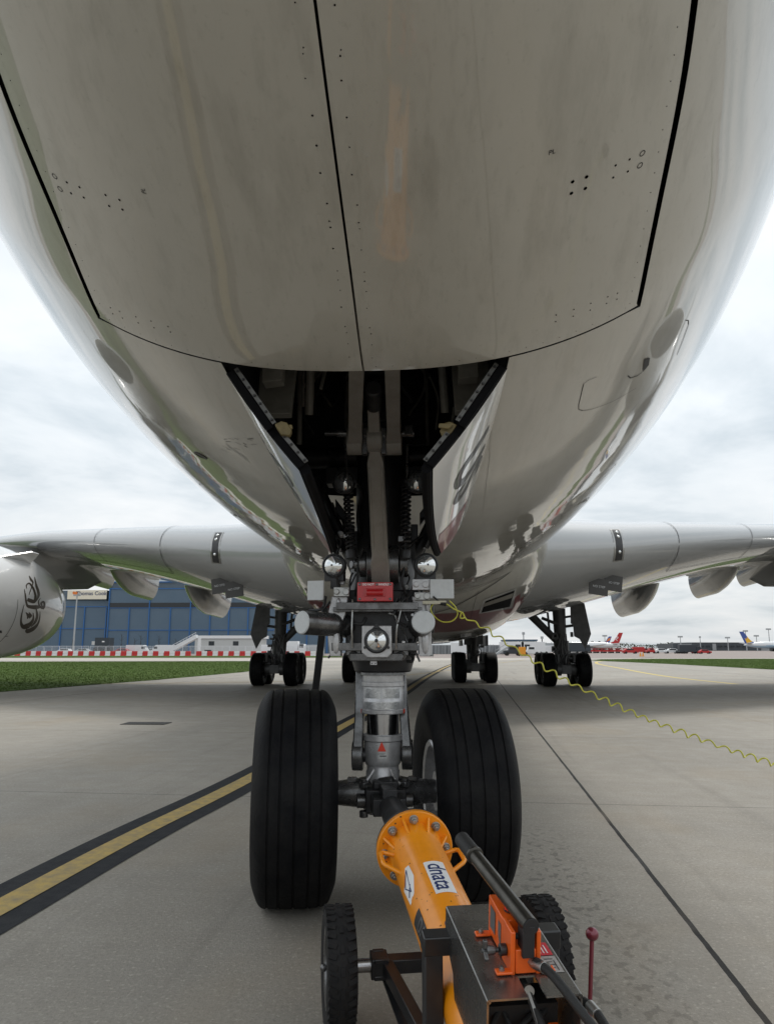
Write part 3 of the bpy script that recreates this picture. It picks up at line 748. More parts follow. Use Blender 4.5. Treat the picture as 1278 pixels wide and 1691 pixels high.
# wings
WX = [0.0, 3.3, 5.5, 8.0, 11.0, 14.9, 20, 25.7, 33, 39.5]
wLE = pchip(WX, [11.0, 13.6, 15.2, 17.1, 19.5, 22.6, 26.7, 31.2, 37.0, 42.2])
wCH = pchip(WX, [20.0, 17.6, 15.9, 13.9, 12.0, 10.3, 8.6, 7.1, 5.2, 3.2])
wZ = pchip(WX, [3.9, 4.1, 4.35, 4.75, 5.2, 5.7, 6.1, 6.6, 7.6, 8.6])
wT = pchip(WX, [.168, .160, .150, .140, .128, .116, .104, .10, .10, .10])
wTw = pchip(WX, [4.5, 4.2, 3.8, 3.2, 2.6, 2.0, 1.5, 1, .5, 0])
xc = (1 - np.cos(np.linspace(0, math.pi, 40))) / 2
def wing_pt(X, xr, up, s):
    t = float(wT(X)); c = float(wCH(X)); th = 5 * t * (.2969 * math.sqrt(max(xr, 0)) - .126 * xr - .3516 * xr ** 2 + .2843 * xr ** 3 - .1036 * xr ** 4)
    cm = .018 * 4 * xr * (1 - xr)
    a = R(float(wTw(X))); dy = xr * c; dz = (cm + (th if up else -th)) * c
    return V(s * X, float(wLE(X)) + dy * math.cos(a) + dz * math.sin(a), float(wZ(X)) - dy * math.sin(a) + dz * math.cos(a))
def wing_N(X, xr, up, s):
    e = 1e-3; a = wing_pt(X, xr + e, up, s) - wing_pt(X, max(xr - e, 0), up, s); b = wing_pt(X + e, xr, up, s) - wing_pt(X - e, xr, up, s)
    n = nrm(np.cross(a, b)); return n * (1 if (n[2] > 0) == up else -1)
def nacelle(s):
    ax = V(0, 1, -.03); o = V(s * 14.9, 16.6, 3.26)
    prof = [(1.32, .25), (1.42, .06), (1.52, .0), (1.64, .08), (1.78, .5), (1.90, 1.2), (1.97, 2.2), (1.98, 3.2), (1.92, 4.2), (1.78, 5.2), (1.60, 5.95), (1.47, 6.35), (1.43, 6.35), (1.40, 5.6), (1.35, 4.5)]
    mb = MB(); mb.lathe(prof, o, ax, 72, cap=(False, False))
    for i, f in enumerate(mb.f):
        k = i // 72
        if k in (10, 11, 12): mb.m[i] = 1
        elif k >= 13 : mb.m[i] = 2
        elif k < 2: mb.m[i] = 1
    mb.lathe([(.0, .5), (.2, .75), (.34, 1.2), (1.33, 1.25)], o, ax, 40, m=2, cap=(False, False))
    nac = mb.build('engine', [M['skin2'], M['steel'], M['gear_d']], plane, ang=45)
    nac['label'] = 'left inner engine with dark emblem' if s < 0 else 'right inner engine'
    mb = MB(); mb.lathe([(1.05, 4.8), (1.0, 6.0), (.86, 7.2), (.82, 7.2), (.8, 6.4)], o, ax, 48, cap=(False, False)); mb.lathe([(.62, 6.2), (.5, 7.2), (.25, 8.0), (.04, 8.35)], o, ax, 32)
    mb.build('exhaust', M['gear'], nac)
    mb = MB()                                # pylon: slab from the nacelle top to the wing underside
    prof2 = [(18.6, 5.02), (20.5, 5.22), (22.4, 5.42), (24.5, 5.45), (27.5, 5.0), (28.6, 4.6), (27.2, 4.15), (24.4, 3.9), (22.6, 4.4), (20, 4.9)]
    rows = []
    for dx, sh in ((-.30, .0), (-.36, .06), (.36, .06), (.30, .0)):
        pass
    c = np.mean(prof2, axis=0)
    for dx, k in ((-.27, .93), (-.34, 1.0), (.34, 1.0), (.27, .93)):
        rows.append([V(s * 14.9 + dx, c[0] + (p[0] - c[0]) * k, c[1] + (p[1] - c[1]) * k) for p in prof2])
    mb.ring(rows); mb.build('pylon', M['grey_paint'], nac, ang=40)
    mb = MB()                                # strake fin on the inboard shoulder
    a0 = R(48); rad = lambda t: 1.94
    base = lambda y: o + V(-s * math.sin(a0) * 1.93, y - o[1], math.cos(a0) * 1.93)
    nr_ = V(-s * math.sin(a0), 0, math.cos(a0)); sd = V(math.cos(a0), 0, s * math.sin(a0))
    for k in (-1, 1): pass
    P = [base(18.3) - nr_ * .05, base(20.3) - nr_ * .25, base(20.1) + nr_ * .42, base(19.6) + nr_ * .44]
    mb.add([p + sd * .02 for p in P] + [p - sd * .02 for p in P], [(0, 1, 2, 3), (7, 6, 5, 4)] + [(i, (i + 1) % 4, 4 + (i + 1) % 4, 4 + i) for i in range(4)]); mb.build('strake', M['skin2'], nac, smooth=False)
    return nac, o
nacs = {s: nacelle(s) for s in (-1, 1)}

def bvh_of(o):
    me = o.data; return BVHTree.FromPolygons([v.co + o.location for v in me.vertices], [tuple(p.vertices) for p in me.polygons])
def wing(s):
    Xs = np.concatenate([np.linspace(2.2, 16, 36), np.linspace(17, 39.5, 20)]); rows = []
    for X in Xs:
        r = [wing_pt(X, q, True, s) for q in xc[::-1]] + [wing_pt(X, q, False, s) for q in xc[1:-1]]
        rows.append(r)
    mb = MB(); mb.ring(rows)
    nn_ = len(rows[0])
    wg = mb.build('wing', [M['grey_paint']], plane, ang=50); wg['label'] = ('left' if s < 0 else 'right') + ' grey wing with slats along its leading edge'
    # slat gaps running over the nose of the wing, and the slat's lower edge
    mb = MB()
    def strip(pts, nrs, wd):
        P = np.array(pts); n = len(P); T = np.gradient(P, axis=0); S = np.cross(np.array(nrs), T); S /= np.linalg.norm(S, axis=1)[:, None] + 1e-9
        P = P + np.array(nrs) * .016; mb.add(list(P - S * wd / 2) + list(P + S * wd / 2), [(i, i + 1, n + i + 1, n + i) for i in range(n - 1)])
    for X in (7.7, 10.9, 18.5):
        q = list(np.linspace(.13, .003, 16)); ql = list(np.linspace(.0, .10, 14))
        pts = [wing_pt(X, k, True, s) for k in q] + [wing_pt(X, k, False, s) for k in ql]
        nrs = [wing_N(X, k, True, s) for k in q] + [wing_N(X, max(k, .002), False, s) for k in ql]
        strip(pts, nrs, .022)
    for xr, X0, X1 in ((.10, 7.7, 13.4), (.16, 4.0, 13.0), (.10, 16, 30)):
        Xq = np.linspace(X0, X1, 40); strip([wing_pt(X, xr, False, s) for X in Xq], [wing_N(X, xr, False, s) for X in Xq], .03)
    mb.build('slat_gap', M['ink'], wg, fix=False, smooth=False)
    # landing light window in the leading edge
    mb = MB(); q = [('u', k) for k in np.linspace(.022, .001, 10)] + [('l', k) for k in np.linspace(.0005, .016, 9)]
    for dx, mi, off in ((.17, 0, .006), (.11, 1, .012)):
        P = []
        for c_, k in (q if mi == 0 else q[1:-1]):
            for X in (5.55 - dx, 5.55 + dx): P.append(wing_pt(X, k, c_ == 'u', s) + wing_N(X, max(k, .002), c_ == 'u', s) * off)
        n = len(P) // 2; mb.add(P, [(2 * i, 2 * i + 1, 2 * i + 3, 2 * i + 2) for i in range(n - 1)], mi)
    for k in (.012, .0045, .003):
        u = k != .003; p = wing_pt(5.55, k, u, s) + wing_N(5.55, k, u, s) * .004
        mb.sphere(p, .05, 12, m=2)
    mb.build('landing_light', [M['steel'], M['gear_d'], M['lens']], wg)
    # flap track fairings: deep canoes with a cut off rear end
    for (X, ln, dp, wd, xr) in ((9.35, 5.6, 1.15, .60, .70), (13.4, 5.2, 1.05, .52, .70), (16.1, 4.4, .8, .44, .72)):
        b = wing_pt(X, xr, False, s); c = float(wCH(X)); rows = []
        for t in np.linspace(0, 1, 26):
            h = dp * (math.sin(min(t * 1.0, .62) / .62 * math.pi / 2) ** .85) * (1 - .10 * max(0, (t - .62) / .38)); ww = wd * math.sin(min(t, .45) / .45 * math.pi / 2) ** .8 * (1 - .18 * max(0, (t - .62) / .38))
            y = b[1] - ln * .5 + ln * t; zt_ = b[2] - (y - b[1]) * .085 + .55
            rows.append([V(b[0] + ww * math.sin(a), y, zt_ - .45 - (h * math.cos(a) if math.cos(a) > 0 else .4 * math.cos(a))) for a in np.linspace(-math.pi, math.pi, 28, endpoint=False)])
        mb = MB(); mb.ring(rows); mb.build('flap_fairing', M['grey_paint'], wg, ang=40)
    # dark warning plates hanging under the wing root
    wbv = bvh_of(wg)
    for (px, py, sz) in (((364, 967, .50), (387, 973, .52)) if s < 0 else ((988, 969, .52), (1012, 963, .50))):
        hh = wbv.ray_cast(Vector(CAM), Vector(ray(px, py - 6)).normalized()); p = at(px, py, y=(hh[0].y if hh[0] is not None else 18.5) - .45); mb = MB(); mb.box(p, (sz, .04, sz * .9), X=(1, 0, -.16 * s), Z=(.16 * s, .15, 1)); pl = mb.build('hinged_plate', mat('brown_grey_plate', (.045, .042, .038), .5) if 'pl' not in M else M['pl'], wg, smooth=False)
        M['pl'] = pl.data.materials[0]
        vs, fs = text_mesh('NO STEP', .085); mb = MB(); mb.add([p + V(v[0], -.026 - .15 * v[1], v[1] - .16 * s * v[0]) + V(0, -.01, 0) for v in vs], fs); mb.build('plate_text', M['white_cap'], pl, smooth=False, fix=False)
    return wg
wings = {s: wing(s) for s in (-1, 1)}

# decals cast onto curved parts: strokes follow the surface they lie on
def cast_poly(bv, polys, off, name, m, parent, step=5.0):
    mb = MB()
    for poly in polys:
        n = len(poly); r = delaunay_2d_cdt([Vector(p) for p in poly], [(k, (k + 1) % n) for k in range(n)], [], 1, 1e-6)
        P = []; ok = True
        for q in r[0]:
            d = Vector(ray(q.x, q.y)).normalized(); h = bv.ray_cast(Vector(CAM), d)
            if h[0] is None: ok = False; break
            nn = h[1] if h[1].dot(d) < 0 else -h[1]; P.append(np.array(h[0] + nn * off))
        if ok: mb.add(P, [tuple(f) for f in r[2]])
    return mb.build(name, m, parent, smooth=False, fix=False) if mb.f else None
def stroke(pts, wds, n=9):
    wds = [w_ * WS for w_ in wds]; P = spline(pts, n); k = len(P); wv = np.interp(np.linspace(0, 1, k), np.linspace(0, 1, len(wds)), wds)
    T = np.gradient(P, axis=0); S = np.stack([-T[:, 1], T[:, 0]], 1); S /= np.linalg.norm(S, axis=1)[:, None] + 1e-9
    return [[tuple(a), tuple(b), tuple(c), tuple(d)] for a, b, c, d in zip(P[:-1] + S[:-1] * wv[:-1, None] / 2, P[1:] + S[1:] * wv[1:, None] / 2, P[1:] - S[1:] * wv[1:, None] / 2, P[:-1] - S[:-1] * wv[:-1, None] / 2)]
WS = 1.08
z5 = lambda pts: [(p[0] / 6.39, 860 + p[1] / 6.39) for p in pts]      # coordinates read off an enlargement of the emblem
nac, no_ = nacs[-1]; bv = bvh_of(nac)
pol = []
for pts, wds in (([(310, 580), (330, 620), (350, 650), (340, 690), (310, 780)], [1, 3.5, 2.2, 1.5, 1]),
                 ([(285, 715), (282, 680), (310, 660), (340, 690), (365, 740), (378, 800), (365, 850), (330, 845), (292, 830)], [1, 1.6, 2, 3, 3.2, 3.6, 5, 6, 5]),
                 ([(368, 592), (385, 680), (405, 740), (410, 790), (385, 850)], [.8, 3.5, 4.2, 4, 1]),
                 ([(260, 722), (270, 780), (285, 880), (310, 905), (380, 912), (430, 905)], [.8, 2, 3, 5, 6.5, 4]),
                 ([(430, 815), (410, 850), (420, 900), (455, 920), (472, 890), (462, 855), (438, 875), (465, 935)], [.8, 2, 3, 4, 3.2, 3, 3, 1.2]),
                 ([(258, 885), (238, 960), (224, 1060), (245, 1115), (290, 1110), (330, 1080), (355, 1030), (352, 970)], [.8, 1.5, 3, 6.5, 8, 5, 3, 1]),
                 ([(385, 930), (395, 1000), (375, 1065), (330, 1120)], [2, 4, 4, 1]),
                 ([(425, 955), (422, 1020), (400, 1090), (350, 1140), (290, 1165), (288, 1140)], [.8, 2, 3.2, 6, 6.5, 2]),
                 ([(275, 965), (300, 1000), (290, 1035)], [1, 5, 1]), ([(310, 965), (325, 1000), (312, 1030)], [1, 5, 1])):
    pol += stroke(z5(pts), wds)
cast_poly(bv, pol, .006, 'emblem', M['emblem'], nac)
cast_poly(bv, stroke(z5([(192, 830), (185, 930), (150, 1060), (80, 1190), (0, 1280)]), [.5, .6, .6]) + stroke(z5([(0, 1180), (12, 1165), (18, 1185)]), [2, 3, 2]) + stroke(z5([(60, 1220), (90, 1215)]), [.8, .8]), .006, 'cowl_seam', M['ink'], nac)
fb = bvh_of(fair); WS = 1.0
def quad_grid(q, n=7):
    q = [np.array(p, float) for p in q]; f = lambda u, v: tuple((q[0] * (1 - u) + q[3] * u) * (1 - v) + (q[1] * (1 - u) + q[2] * u) * v)
    return [[f(i / n, j / n), f((i + 1) / n, j / n), f((i + 1) / n, (j + 1) / n), f(i / n, (j + 1) / n)] for i in range(n) for j in range(n)]
cast_poly(fb, quad_grid([(790, 1013), (798, 990), (852, 971), (846, 1004)]), .010, 'inlet_frame', M['skin2'], fair)
cast_poly(fb, quad_grid([(794, 1011), (801, 992), (849, 974), (841, 1001)]), .016, 'air_inlet', M['black_gap'], fair)
cast_poly(fb, quad_grid([(797, 1001), (800, 994.5), (847, 978), (844, 986)]), .022, 'inlet_vane', M['bay_grey'], fair)
cast_poly(fb, stroke([(879, 909), (850, 937), (820, 960), (780, 985), (745, 1003), (715, 1012)], [.9, .9, .9, .8]) + stroke([(776, 1022), (786, 985), (790, 975)], [.5, .5]), .012, 'panel_seam', M['ink'], fair)

# ------------------------------------------------------------------ nose gear
TH = R(9.2)                                     # the wheels are steered towards the right of the picture
sA = V(math.cos(TH), math.sin(TH), 0)           # axle direction
sF = V(math.sin(TH), -math.cos(TH), 0)          # rolling direction, towards the viewer
GX = -0.018
def tyre_prof(r, hw, rim_r):
    """outer tyre section, (radius, position along the axle)"""
    o = []
    for a in np.linspace(-1, 1, 41):
        t = a * hw
        q = abs(a)
        rr = r - .03 * r * q ** 2 - (r * .16) * max(0, (q - .62) / .38) ** 2.6
        o.append((rr, t))
    inner = [(r * .72, hw * .985), (rim_r * 1.12, hw * .86), (rim_r, hw * .74), (rim_r, -hw * .74), (rim_r * 1.12, -hw * .86), (r * .72, -hw * .985)]
    return o + inner
def grooved(r, hw, rim_r, grooves, depth, gw):
    pr = []
    ts = sorted(set(list(np.linspace(-hw, hw, 61)) + [g + d for g in grooves for d in (-gw, -gw * .8, gw * .8, gw)]))
    for t in ts:
        q = abs(t) / hw; rr = r - .02 * r * q ** 2 - (r * .17) * max(0, (q - .60) / .40) ** 2.6
        if any(abs(t - g) <= gw * .81 for g in grooves): rr -= depth
        pr.append((rr, t))
    return pr + [(r * .74, hw * .99), (rim_r * 1.12, hw * .84), (rim_r, hw * .72), (rim_r, -hw * .72), (rim_r * 1.12, -hw * .84), (r * .74, -hw * .99)]
def wheel(c, ax, r, hw, rim_r, parent, mt, mr, grooves=(), depth=.01, gw=.01, seg=96, flat=True):
    mb = MB(); mb.lathe(grooved(r, hw, rim_r, grooves, depth, gw), c, ax, seg, closed=True)
    if flat:   # the loaded tyre flattens and bulges slightly where it meets the ground
        A = np.array(mb.v); z = A[:, 2]; f = np.clip((.16 * r - z) / (.16 * r), 0, 1); lat = (A - c) @ ax
        A += np.outer(lat * .07 * f, ax); A[:, 2] = np.maximum(A[:, 2], .004); mb.v = [tuple(p) for p in A]
    t = mb.build('tyre', mt, parent, ang=30)
    mb = MB(); k = rim_r
    for s in (-1, 1):
        mb.lathe([(k * 1.06, s * hw * .80), (k * 1.02, s * hw * .84), (k * .93, s * hw * .80), (k * .90, s * hw * .45), (k * .55, s * hw * .36), (k * .42, s * hw * .5), (k * .40, s * hw * .70), (.0, s * hw * .72)], c, ax, 40, cap=(False, False))
        for i in range(10):
            a = i * math.pi / 5; u = nrm(np.cross(ax, (0, 0, 1))); q = np.cross(ax, u); p = c + (u * math.cos(a) + q * math.sin(a)) * k * .72 + ax * s * hw * .40
            mb.cyl(p, p + ax * s * .018, k * .05, seg=8)
    mb.lathe([(k * .99, -hw * .74), (k * .99, hw * .74)], c, ax, 40, cap=(False, False))
    mb.build('wheel_rim', mr, parent)
    return t
# main leg: silver cylinder, shiny piston, lower fork
lc = V(GX, -.02, 0); axz = V(0, .0, 1)
mb = MB()
mb.lathe([(.155, 1.42), (.155, 1.47), (.15, 1.48)], lc, axz, 40, m=0)
mb.lathe([(.142, 1.17), (.148, 1.175), (.148, 1.195), (.141, 1.20), (.141, 1.255), (.138, 1.26), (.136, 1.345), (.143, 1.35), (.143, 1.375), (.137, 1.38), (.139, 1.43)], lc, axz, 48, m=1)
mb.lathe([(.107, .98), (.107, 1.18)], lc, axz, 40, m=2)
mb.lathe([(.128, 1.035), (.135, 1.03), (.135, 1.0), (.124, .99), (.124, .875), (.118, .85), (.106, .835), (.106, .81), (.112, .80), (.110, .72), (.125, .66), (.14, .60), (.12, .54), (.05, .53)][::-1], lc, axz, 40, m=1)
leg = mb.build('nose_gear_leg', [M['gear'], M['gear_l'], M['chrome'], M['gear_d']], plane)
def part(name, m, mb, bevel=.003, ang=38): return mb.build(name, m, leg, bevel=bevel, ang=ang)
# upper leg, dark and wide
mb = MB(); mb.cyl((GX, 0.0, 1.45), (GX, -.02, 3.0), .19, .19, 32); mb.cyl((GX, .0, 1.95), (GX, .02, 2.2), .235, .225, 32)
mb.box((GX, .04, 2.30), (.46, .24, .20)); mb.box((GX, .0, 2.80), (.8, .16, .12)); mb.cyl((-.58, .02, 2.95), (.56, .02, 2.95), .075)
for s in (-1, 1):
    mb.cyl((GX + s * .16, -.05, 2.1), (GX + s * .50, .05, 2.80), .040); mb.cyl((GX + s * .18, .05, 2.05), (GX + s * .42, -.02, 2.62), .022)
    mb.cyl((GX + s * .52, .05, 2.62), (GX + s * .30, .1, 2.3), .018)
    mb.box((GX + s * .30, .06, 2.55), (.14, .1, .09), X=(1, 0, s * 1.3)); mb.box((GX + s * .22, -.08, 2.38), (.05, .06, .12))
part('upper_leg', M['gear_d'], mb, .006)
# drag brace with its twin lugs
P1 = at(619, 726, y=-.92); P2 = at(629, 945, y=-.33)
mb = MB(); d = nrm(P2 - P1); sx = V(1, 0, 0); q = nrm(np.cross(d, sx)); Lb = np.linalg.norm(P2 - P1)
def sect(t, w0, dpt): c = P1 + d * t; return [c + sx * a * w0 / 2 + q * b * dpt / 2 for a, b in ((-1, -1), (1, -1), (1, 1), (-1, 1))]
mb.ring([sect(-.26, .070, .05), sect(.07, .072, .10), sect(.13, .10, .10), sect(Lb * .75, .104, .10), sect(Lb - .16, .098, .12), sect(Lb - .10, .118, .12), sect(Lb + .10, .118, .12)])
mb.cyl(P1 - sx * .045, P1 + sx * .045, .075)
drag = part('drag_brace', M['strut_beige'], mb, .006)
mb = MB()
for s in (-1, 1):                               # raised ribs on the front of the brace
    a = P1 + d * .16 + sx * s * .038 - q * .052; b = P1 + d * (Lb - .2) + sx * s * .038 - q * .052
    if (a - CAM) @ (-q) > 0: pass
    mb.box((a + b) / 2, (.012, np.linalg.norm(b - a), .012), X=sx, Y=b - a, Z=q); mb.box((a + b) / 2 + q * .104, (.012, np.linalg.norm(b - a), .012), X=sx, Y=b - a, Z=q)
part('brace_rib', M['strut_beige'], mb)
for s, px in ((-1, 586), (1, 651)):
    e_ = at(px, 730, y=-.92); t_ = at(px - s * 3, 600, y=-1.55); t_[2] = max(t_[2], 2.95); dd = nrm(t_ - e_); qq = nrm(np.cross(dd, sx))
    mb = MB(); c0 = e_ + dd * .05
    f = lambda t, w0, dp: [e_ + dd * t + sx * a * w0 / 2 + qq * b * dp / 2 for a, b in ((-1, -1), (1, -1), (1, 1), (-1, 1))]
    mb.ring([f(0.0, .088, .10), f(.10, .088, .11), f(.16, .078, .10), f(1.3, .082, .10)])
    mb.cyl(e_ - sx * .045 + V(0, 0, 0), e_ + sx * .045, .078, seg=28)
    part('brace_lug', M['strut_beige'], mb, .005)
mb = MB(); mb.cyl(at(556, 716, y=-.92), at(684, 716, y=-.92), .022); mb.cyl(at(536, 716, y=-.92), at(566, 716, y=-.92), .014, seg=10); mb.box(at(675, 712, y=-.92), (.05, .05, .06))
for px in (603, 634): mb.box(at(px, 715, y=-.95), (.028, .06, .05)); mb.box(at(px, 735, y=-.93), (.03, .06, .12))
part('brace_pivot', M['gear'], mb)
mb = MB(); mb.box(at(616, 650, y=-1.0) + V(0, .2, 0), (.16, .25, .30)); mb.cyl(at(617, 640, y=-1.3), at(617, 680, y=-.95), .05); mb.box((GX, -1.3, 3.35), (.2, .3, .5)); part('retraction_actuator', M['gear_d'], mb, .01)
# lower brace joint: big round lugs
mb = MB(); z0 = at(628, 935, y=-.30)
for px0, px1, r_ in ((607, 624, .125), (642, 659, .125), (594, 606, .085), (660, 674, .085), (585, 594, .05)):
    a = at(px0, 932, y=-.28); b = at(px1, 932, y=-.28); b[1:] = a[1:]; mb.cyl(a, b, r_, seg=36)
mb.cyl(at(580, 932, y=-.28), at(685, 932, y=-.28) * V(1, 0, 0) + V(0, -.28, 1) * at(580, 932, y=-.28)[[0, 1, 2]] * V(0, 0, 1), .03)
part('brace_joint', M['gear'], mb, .006)
# lamps
def lamp(px, py, y, r_, body, aim, tall=False):
    c = at(px, py, y=y); a = nrm(aim); mb = MB()
    mb.lathe([(r_ * .55, -.10), (r_ * 1.05, -.055), (r_ * 1.16, -.02), (r_ * 1.16, .008), (r_ * 1.02, .012), (r_ * .98, -.004)], c, a, 32, m=0, cap=(True, False))
    mb.lathe([(r_ * 1.0, -.003), (r_ * .94, .010), (r_ * .7, .024), (r_ * .35, .033), (0, .036)], c, a, 32, m=1, cap=(False, False))
    mb.lathe([(r_ * .10, .036), (r_ * .05, .041)], c, a, 12, m=0)
    u = nrm(np.cross(a, (0, 0, 1)))
    if tall:
        mb.box(c - a * .03 + V(0, 0, -r_ * .9), (r_ * 1.9, .05, r_ * 1.1), X=u, Y=a); mb.box(c - a * .04 + V(0, 0, -r_ * 1.7), (r_ * .7, .06, r_ * 1.0), X=u, Y=a)
    else:
        for k in range(6):
            an = k * math.pi / 3; p = c + (u * math.cos(an) + np.cross(a, u) * math.sin(an)) * r_ * 1.1; mb.cyl(p, p + a * .018, r_ * .09, seg=8)
    return part('landing_lamp', [M['gear_d'], M['lens']], mb, 0)
lamp(568, 796, -.40, .068, None, (.05, -1, -.10)); lamp(689, 795, -.40, .068, None, (-.02, -1, -.10))
lamp(551, 934, -.36, .068, None, (-.25, -1, .0), True); lamp(704, 933, -.36, .068, None, (.30, -1, .0), True)
# coil springs and their rods
for px0, px1 in ((574, 580), (671, 669)):
    a = at(px0, 800, y=-.34); b = at(px1, 915, y=-.38); ax_ = b - a; n_ = 16; pts = []
    u = nrm(np.cross(ax_, (0, 1, 0))); v_ = nrm(np.cross(ax_, u))
    for k in range(n_ * 14 + 1):
        t = k / (n_ * 14); an = 2 * math.pi * n_ * t; pts.append(a + ax_ * t + (u * math.cos(an) + v_ * math.sin(an)) * .028)
    mb = MB(); mb.tube(pts, .0085, 6); mb.cyl(a, b, .012, seg=10); mb.cyl(a - nrm(ax_) * .03, a + nrm(ax_) * .02, .036, seg=16); mb.cyl(b - nrm(ax_) * .02, b + nrm(ax_) * .03, .036, seg=16)
    part('coil_spring', M['gear_d'], mb, 0)
    mb = MB(); top = at(px0 - (4 if px0 < 600 else -2), 735, y=-.88); mb.cyl(a, top, .007, seg=8); part('spring_rod', M['gear'], mb, 0)
# red cover box
c = at(620, 978, y=-.46); mb = MB(); mb.box(c, (.222, .10, .118), m=0)
mb.cyl(c + V(-.052, -.056, -.006), c + V(.052, -.056, -.006), .021, seg=16, m=0)
mb.box(c + V(0, -.053, -.006), (.13, .008, .05), m=0)
for dx, dz in ((-.095, .045), (.095, .045), (-.095, -.045), (0, -.048), (.095, -.045), (.012, .045)): mb.cyl(c + V(dx, -.05, dz), c + V(dx, -.056, dz), .008, seg=10, m=1)
rb = part('red_cover', [M['red'], M['gear']], mb, .004)
for tx, dx in (('DO NOT', -.042), ('HANDLE', .051)):
    vs, fs = text_mesh(tx, .0185, offset=.0006); mb = MB(); mb.add([c + V(dx + v[0], -.0515, .045 + v[1]) for v in vs], fs); part('cover_lettering', M['white'], mb, 0)
# cross beam, housings, brackets
mb = MB(); a = at(556, 1001, y=-.40); b = at(690, 1001, y=-.40); mb.box((a + b) / 2, (b[0] - a[0], .06, .046)); mb.box((a + b) / 2 + V(0, .12, -.02), (b[0] - a[0] + .05, .22, .03))
a = at(548, 1068, y=-.34); b = at(690, 1068, y=-.34); mb.box((a + b) / 2, (b[0] - a[0], .05, .05)); part('cross_beam', M['gear'], mb)
mb = MB(); mb.box((GX, -.08, 1.72), (.46, .40, .34)); mb.box((GX, -.05, 1.93), (.56, .36, .10)); mb.cyl((GX, -.02, 1.44), (GX, -.02, 1.6), .19, .235, 32); mb.box((GX, .1, 1.8), (.7, .3, .2)); part('steering_collar', M['gear_d'], mb, .012)
mb = MB()
for px in (584, 662):
    p = at(px, 1084, y=-.30); mb.cyl(p, p + V(0, .1, .02), .035, seg=16); mb.cyl(p + V(0, -.02, 0), p, .02, seg=10); mb.box(p + V(0, .05, .03), (.1, .1, .05))
p = at(622, 1085, y=-.27); mb.box(p, (.34, .12, .05)); part('collar_clamp', M['gear'], mb, .005)
for s, pl_, (p0, p1) in ((-1, [(548, 985), (575, 985), (570, 1015), (560, 1040), (563, 1084), (545, 1084), (540, 1040), (543, 1010)], (0, 0)), (1, [(680, 985), (706, 985), (712, 1030), (713, 1084), (692, 1084), (690, 1040), (684, 1015)], (0, 0))):
    P = [at(px, py, y=-.36) for px, py in pl_]; mb = MB(); n = len(P)
    mb.add(P + [p + V(0, .10, 0) for p in P], [tuple(range(n)), tuple(range(2 * n - 1, n - 1, -1))] + [(i, (i + 1) % n, n + (i + 1) % n, n + i) for i in range(n)])
    cx = 555 if s < 0 else 702
    for py, w_, h_ in ((1060, .022, .075), (1000, .018, .05)): mb.sphere(at(cx - (0 if py > 1030 else -4), py, y=-.365), 1, 16, sc=(w_, .012, h_))
    part('cast_bracket', M['gear_l'], mb, .006)
# steering actuators with white end caps
for a, dr, ln in ((at(499, 1028, y=-.52), nrm((.66, .75, -.03)), .46), (at(699, 1027, y=-.50), nrm((-.10, 1, -.10)), .36)):
    mb = MB(); mb.lathe([(.074, 0), (.075, .01), (.075, ln * .5), (.079, ln * .52), (.079, ln * .58), (.075, ln * .6), (.08, ln * .8), (.07, ln)], a, dr, 32, m=0)
    mb.lathe([(.0, -.006), (.066, -.006), (.072, -.001), (.0735, .004)], a, dr, 32, m=1, cap=(False, False)); mb.sphere(a + dr * .11 + V(0, -.075, .01), .008, 8, m=0)
    part('steering_actuator', [M['gear'], M['white_cap']], mb, 0)
for (px, py, w_, h_, rz) in ((521.5, 975, .112, .125, .28), (729.5, 972.5, .152, .122, -.06)):
    c = at(px, py, y=-.40); mb = MB(); X = (math.cos(rz), math.sin(-rz), 0); mb.box(c, (w_, .015, h_), X=X, Y=(math.sin(rz), math.cos(rz), 0)); part('white_plate', M['white_cap'], mb, .002)
    mb = MB(); mb.box(c + V(.0, .05, 0), (w_ * .7, .06, h_ * .8)); part('plate_mount', M['gear_d'], mb)
for px, py, w_, h_ in ((565, 978, .10, .06), (695, 966, .11, .07), (697, 985, .10, .05)):
    mb = MB(); c = at(px, py, y=-.36); mb.box(c, (w_, .08, h_)); mb.cyl(c + V(-.03, -.045, 0), c + V(-.03, -.06, 0), .018, seg=12); mb.cyl(c + V(.03, -.045, 0), c + V(.03, -.055, 0), .022, seg=12); part('junction_box', M['steel'] if py != 966 else M['gear_l'], mb)
mb = MB(); c = at(717, 995, y=-.40); mb.box(c, (.15, .03, .022)); part('hinge_bar', mat('cream_bar', (.55, .52, .4), .5), mb)
# square taxi lamp
c = at(622, 1058, y=-.44); mb = MB(); hw_ = .094
mb.prism([(-hw_, hw_), (-hw_, -.075), (-.06, -.105), (.07, -.105), (hw_, -.075), (hw_, hw_)], c + V(0, .10, 0), (1, 0, 0), (0, 0, 1), .10); mb.box(c + V(0, .1, 0), (.16, .1, .14)); part('taxi_lamp_housing', M['gear_l'], mb, .006)
mb = MB(); mb.lathe([(.079, .001), (.079, .012), (.071, .018), (.066, .006)], c, (0, -1, 0), 36, m=0, cap=(False, False)); mb.lathe([(.068, .004), (.06, .012), (.03, .026), (0, .032)], c, (0, -1, 0), 36, m=1, cap=(False, False)); mb.lathe([(.012, .03), (.01, .04)], c, (0, -1, 0), 12, m=0)
mb.prism([(-.03, 0), (.03, 0), (0, .035)], c + V(0, -.001, .073), (1, 0, 0), (0, 0, 1), .012)
for k in range(3):
    an = R(90 + k * 120); mb.cyl(c + V(math.cos(an) * .085, 0, math.sin(an) * .085), c + V(math.cos(an) * .085, -.014, math.sin(an) * .085), .009, seg=8)
part('taxi_lamp', [M['gear_d'], M['lens']], mb, 0)
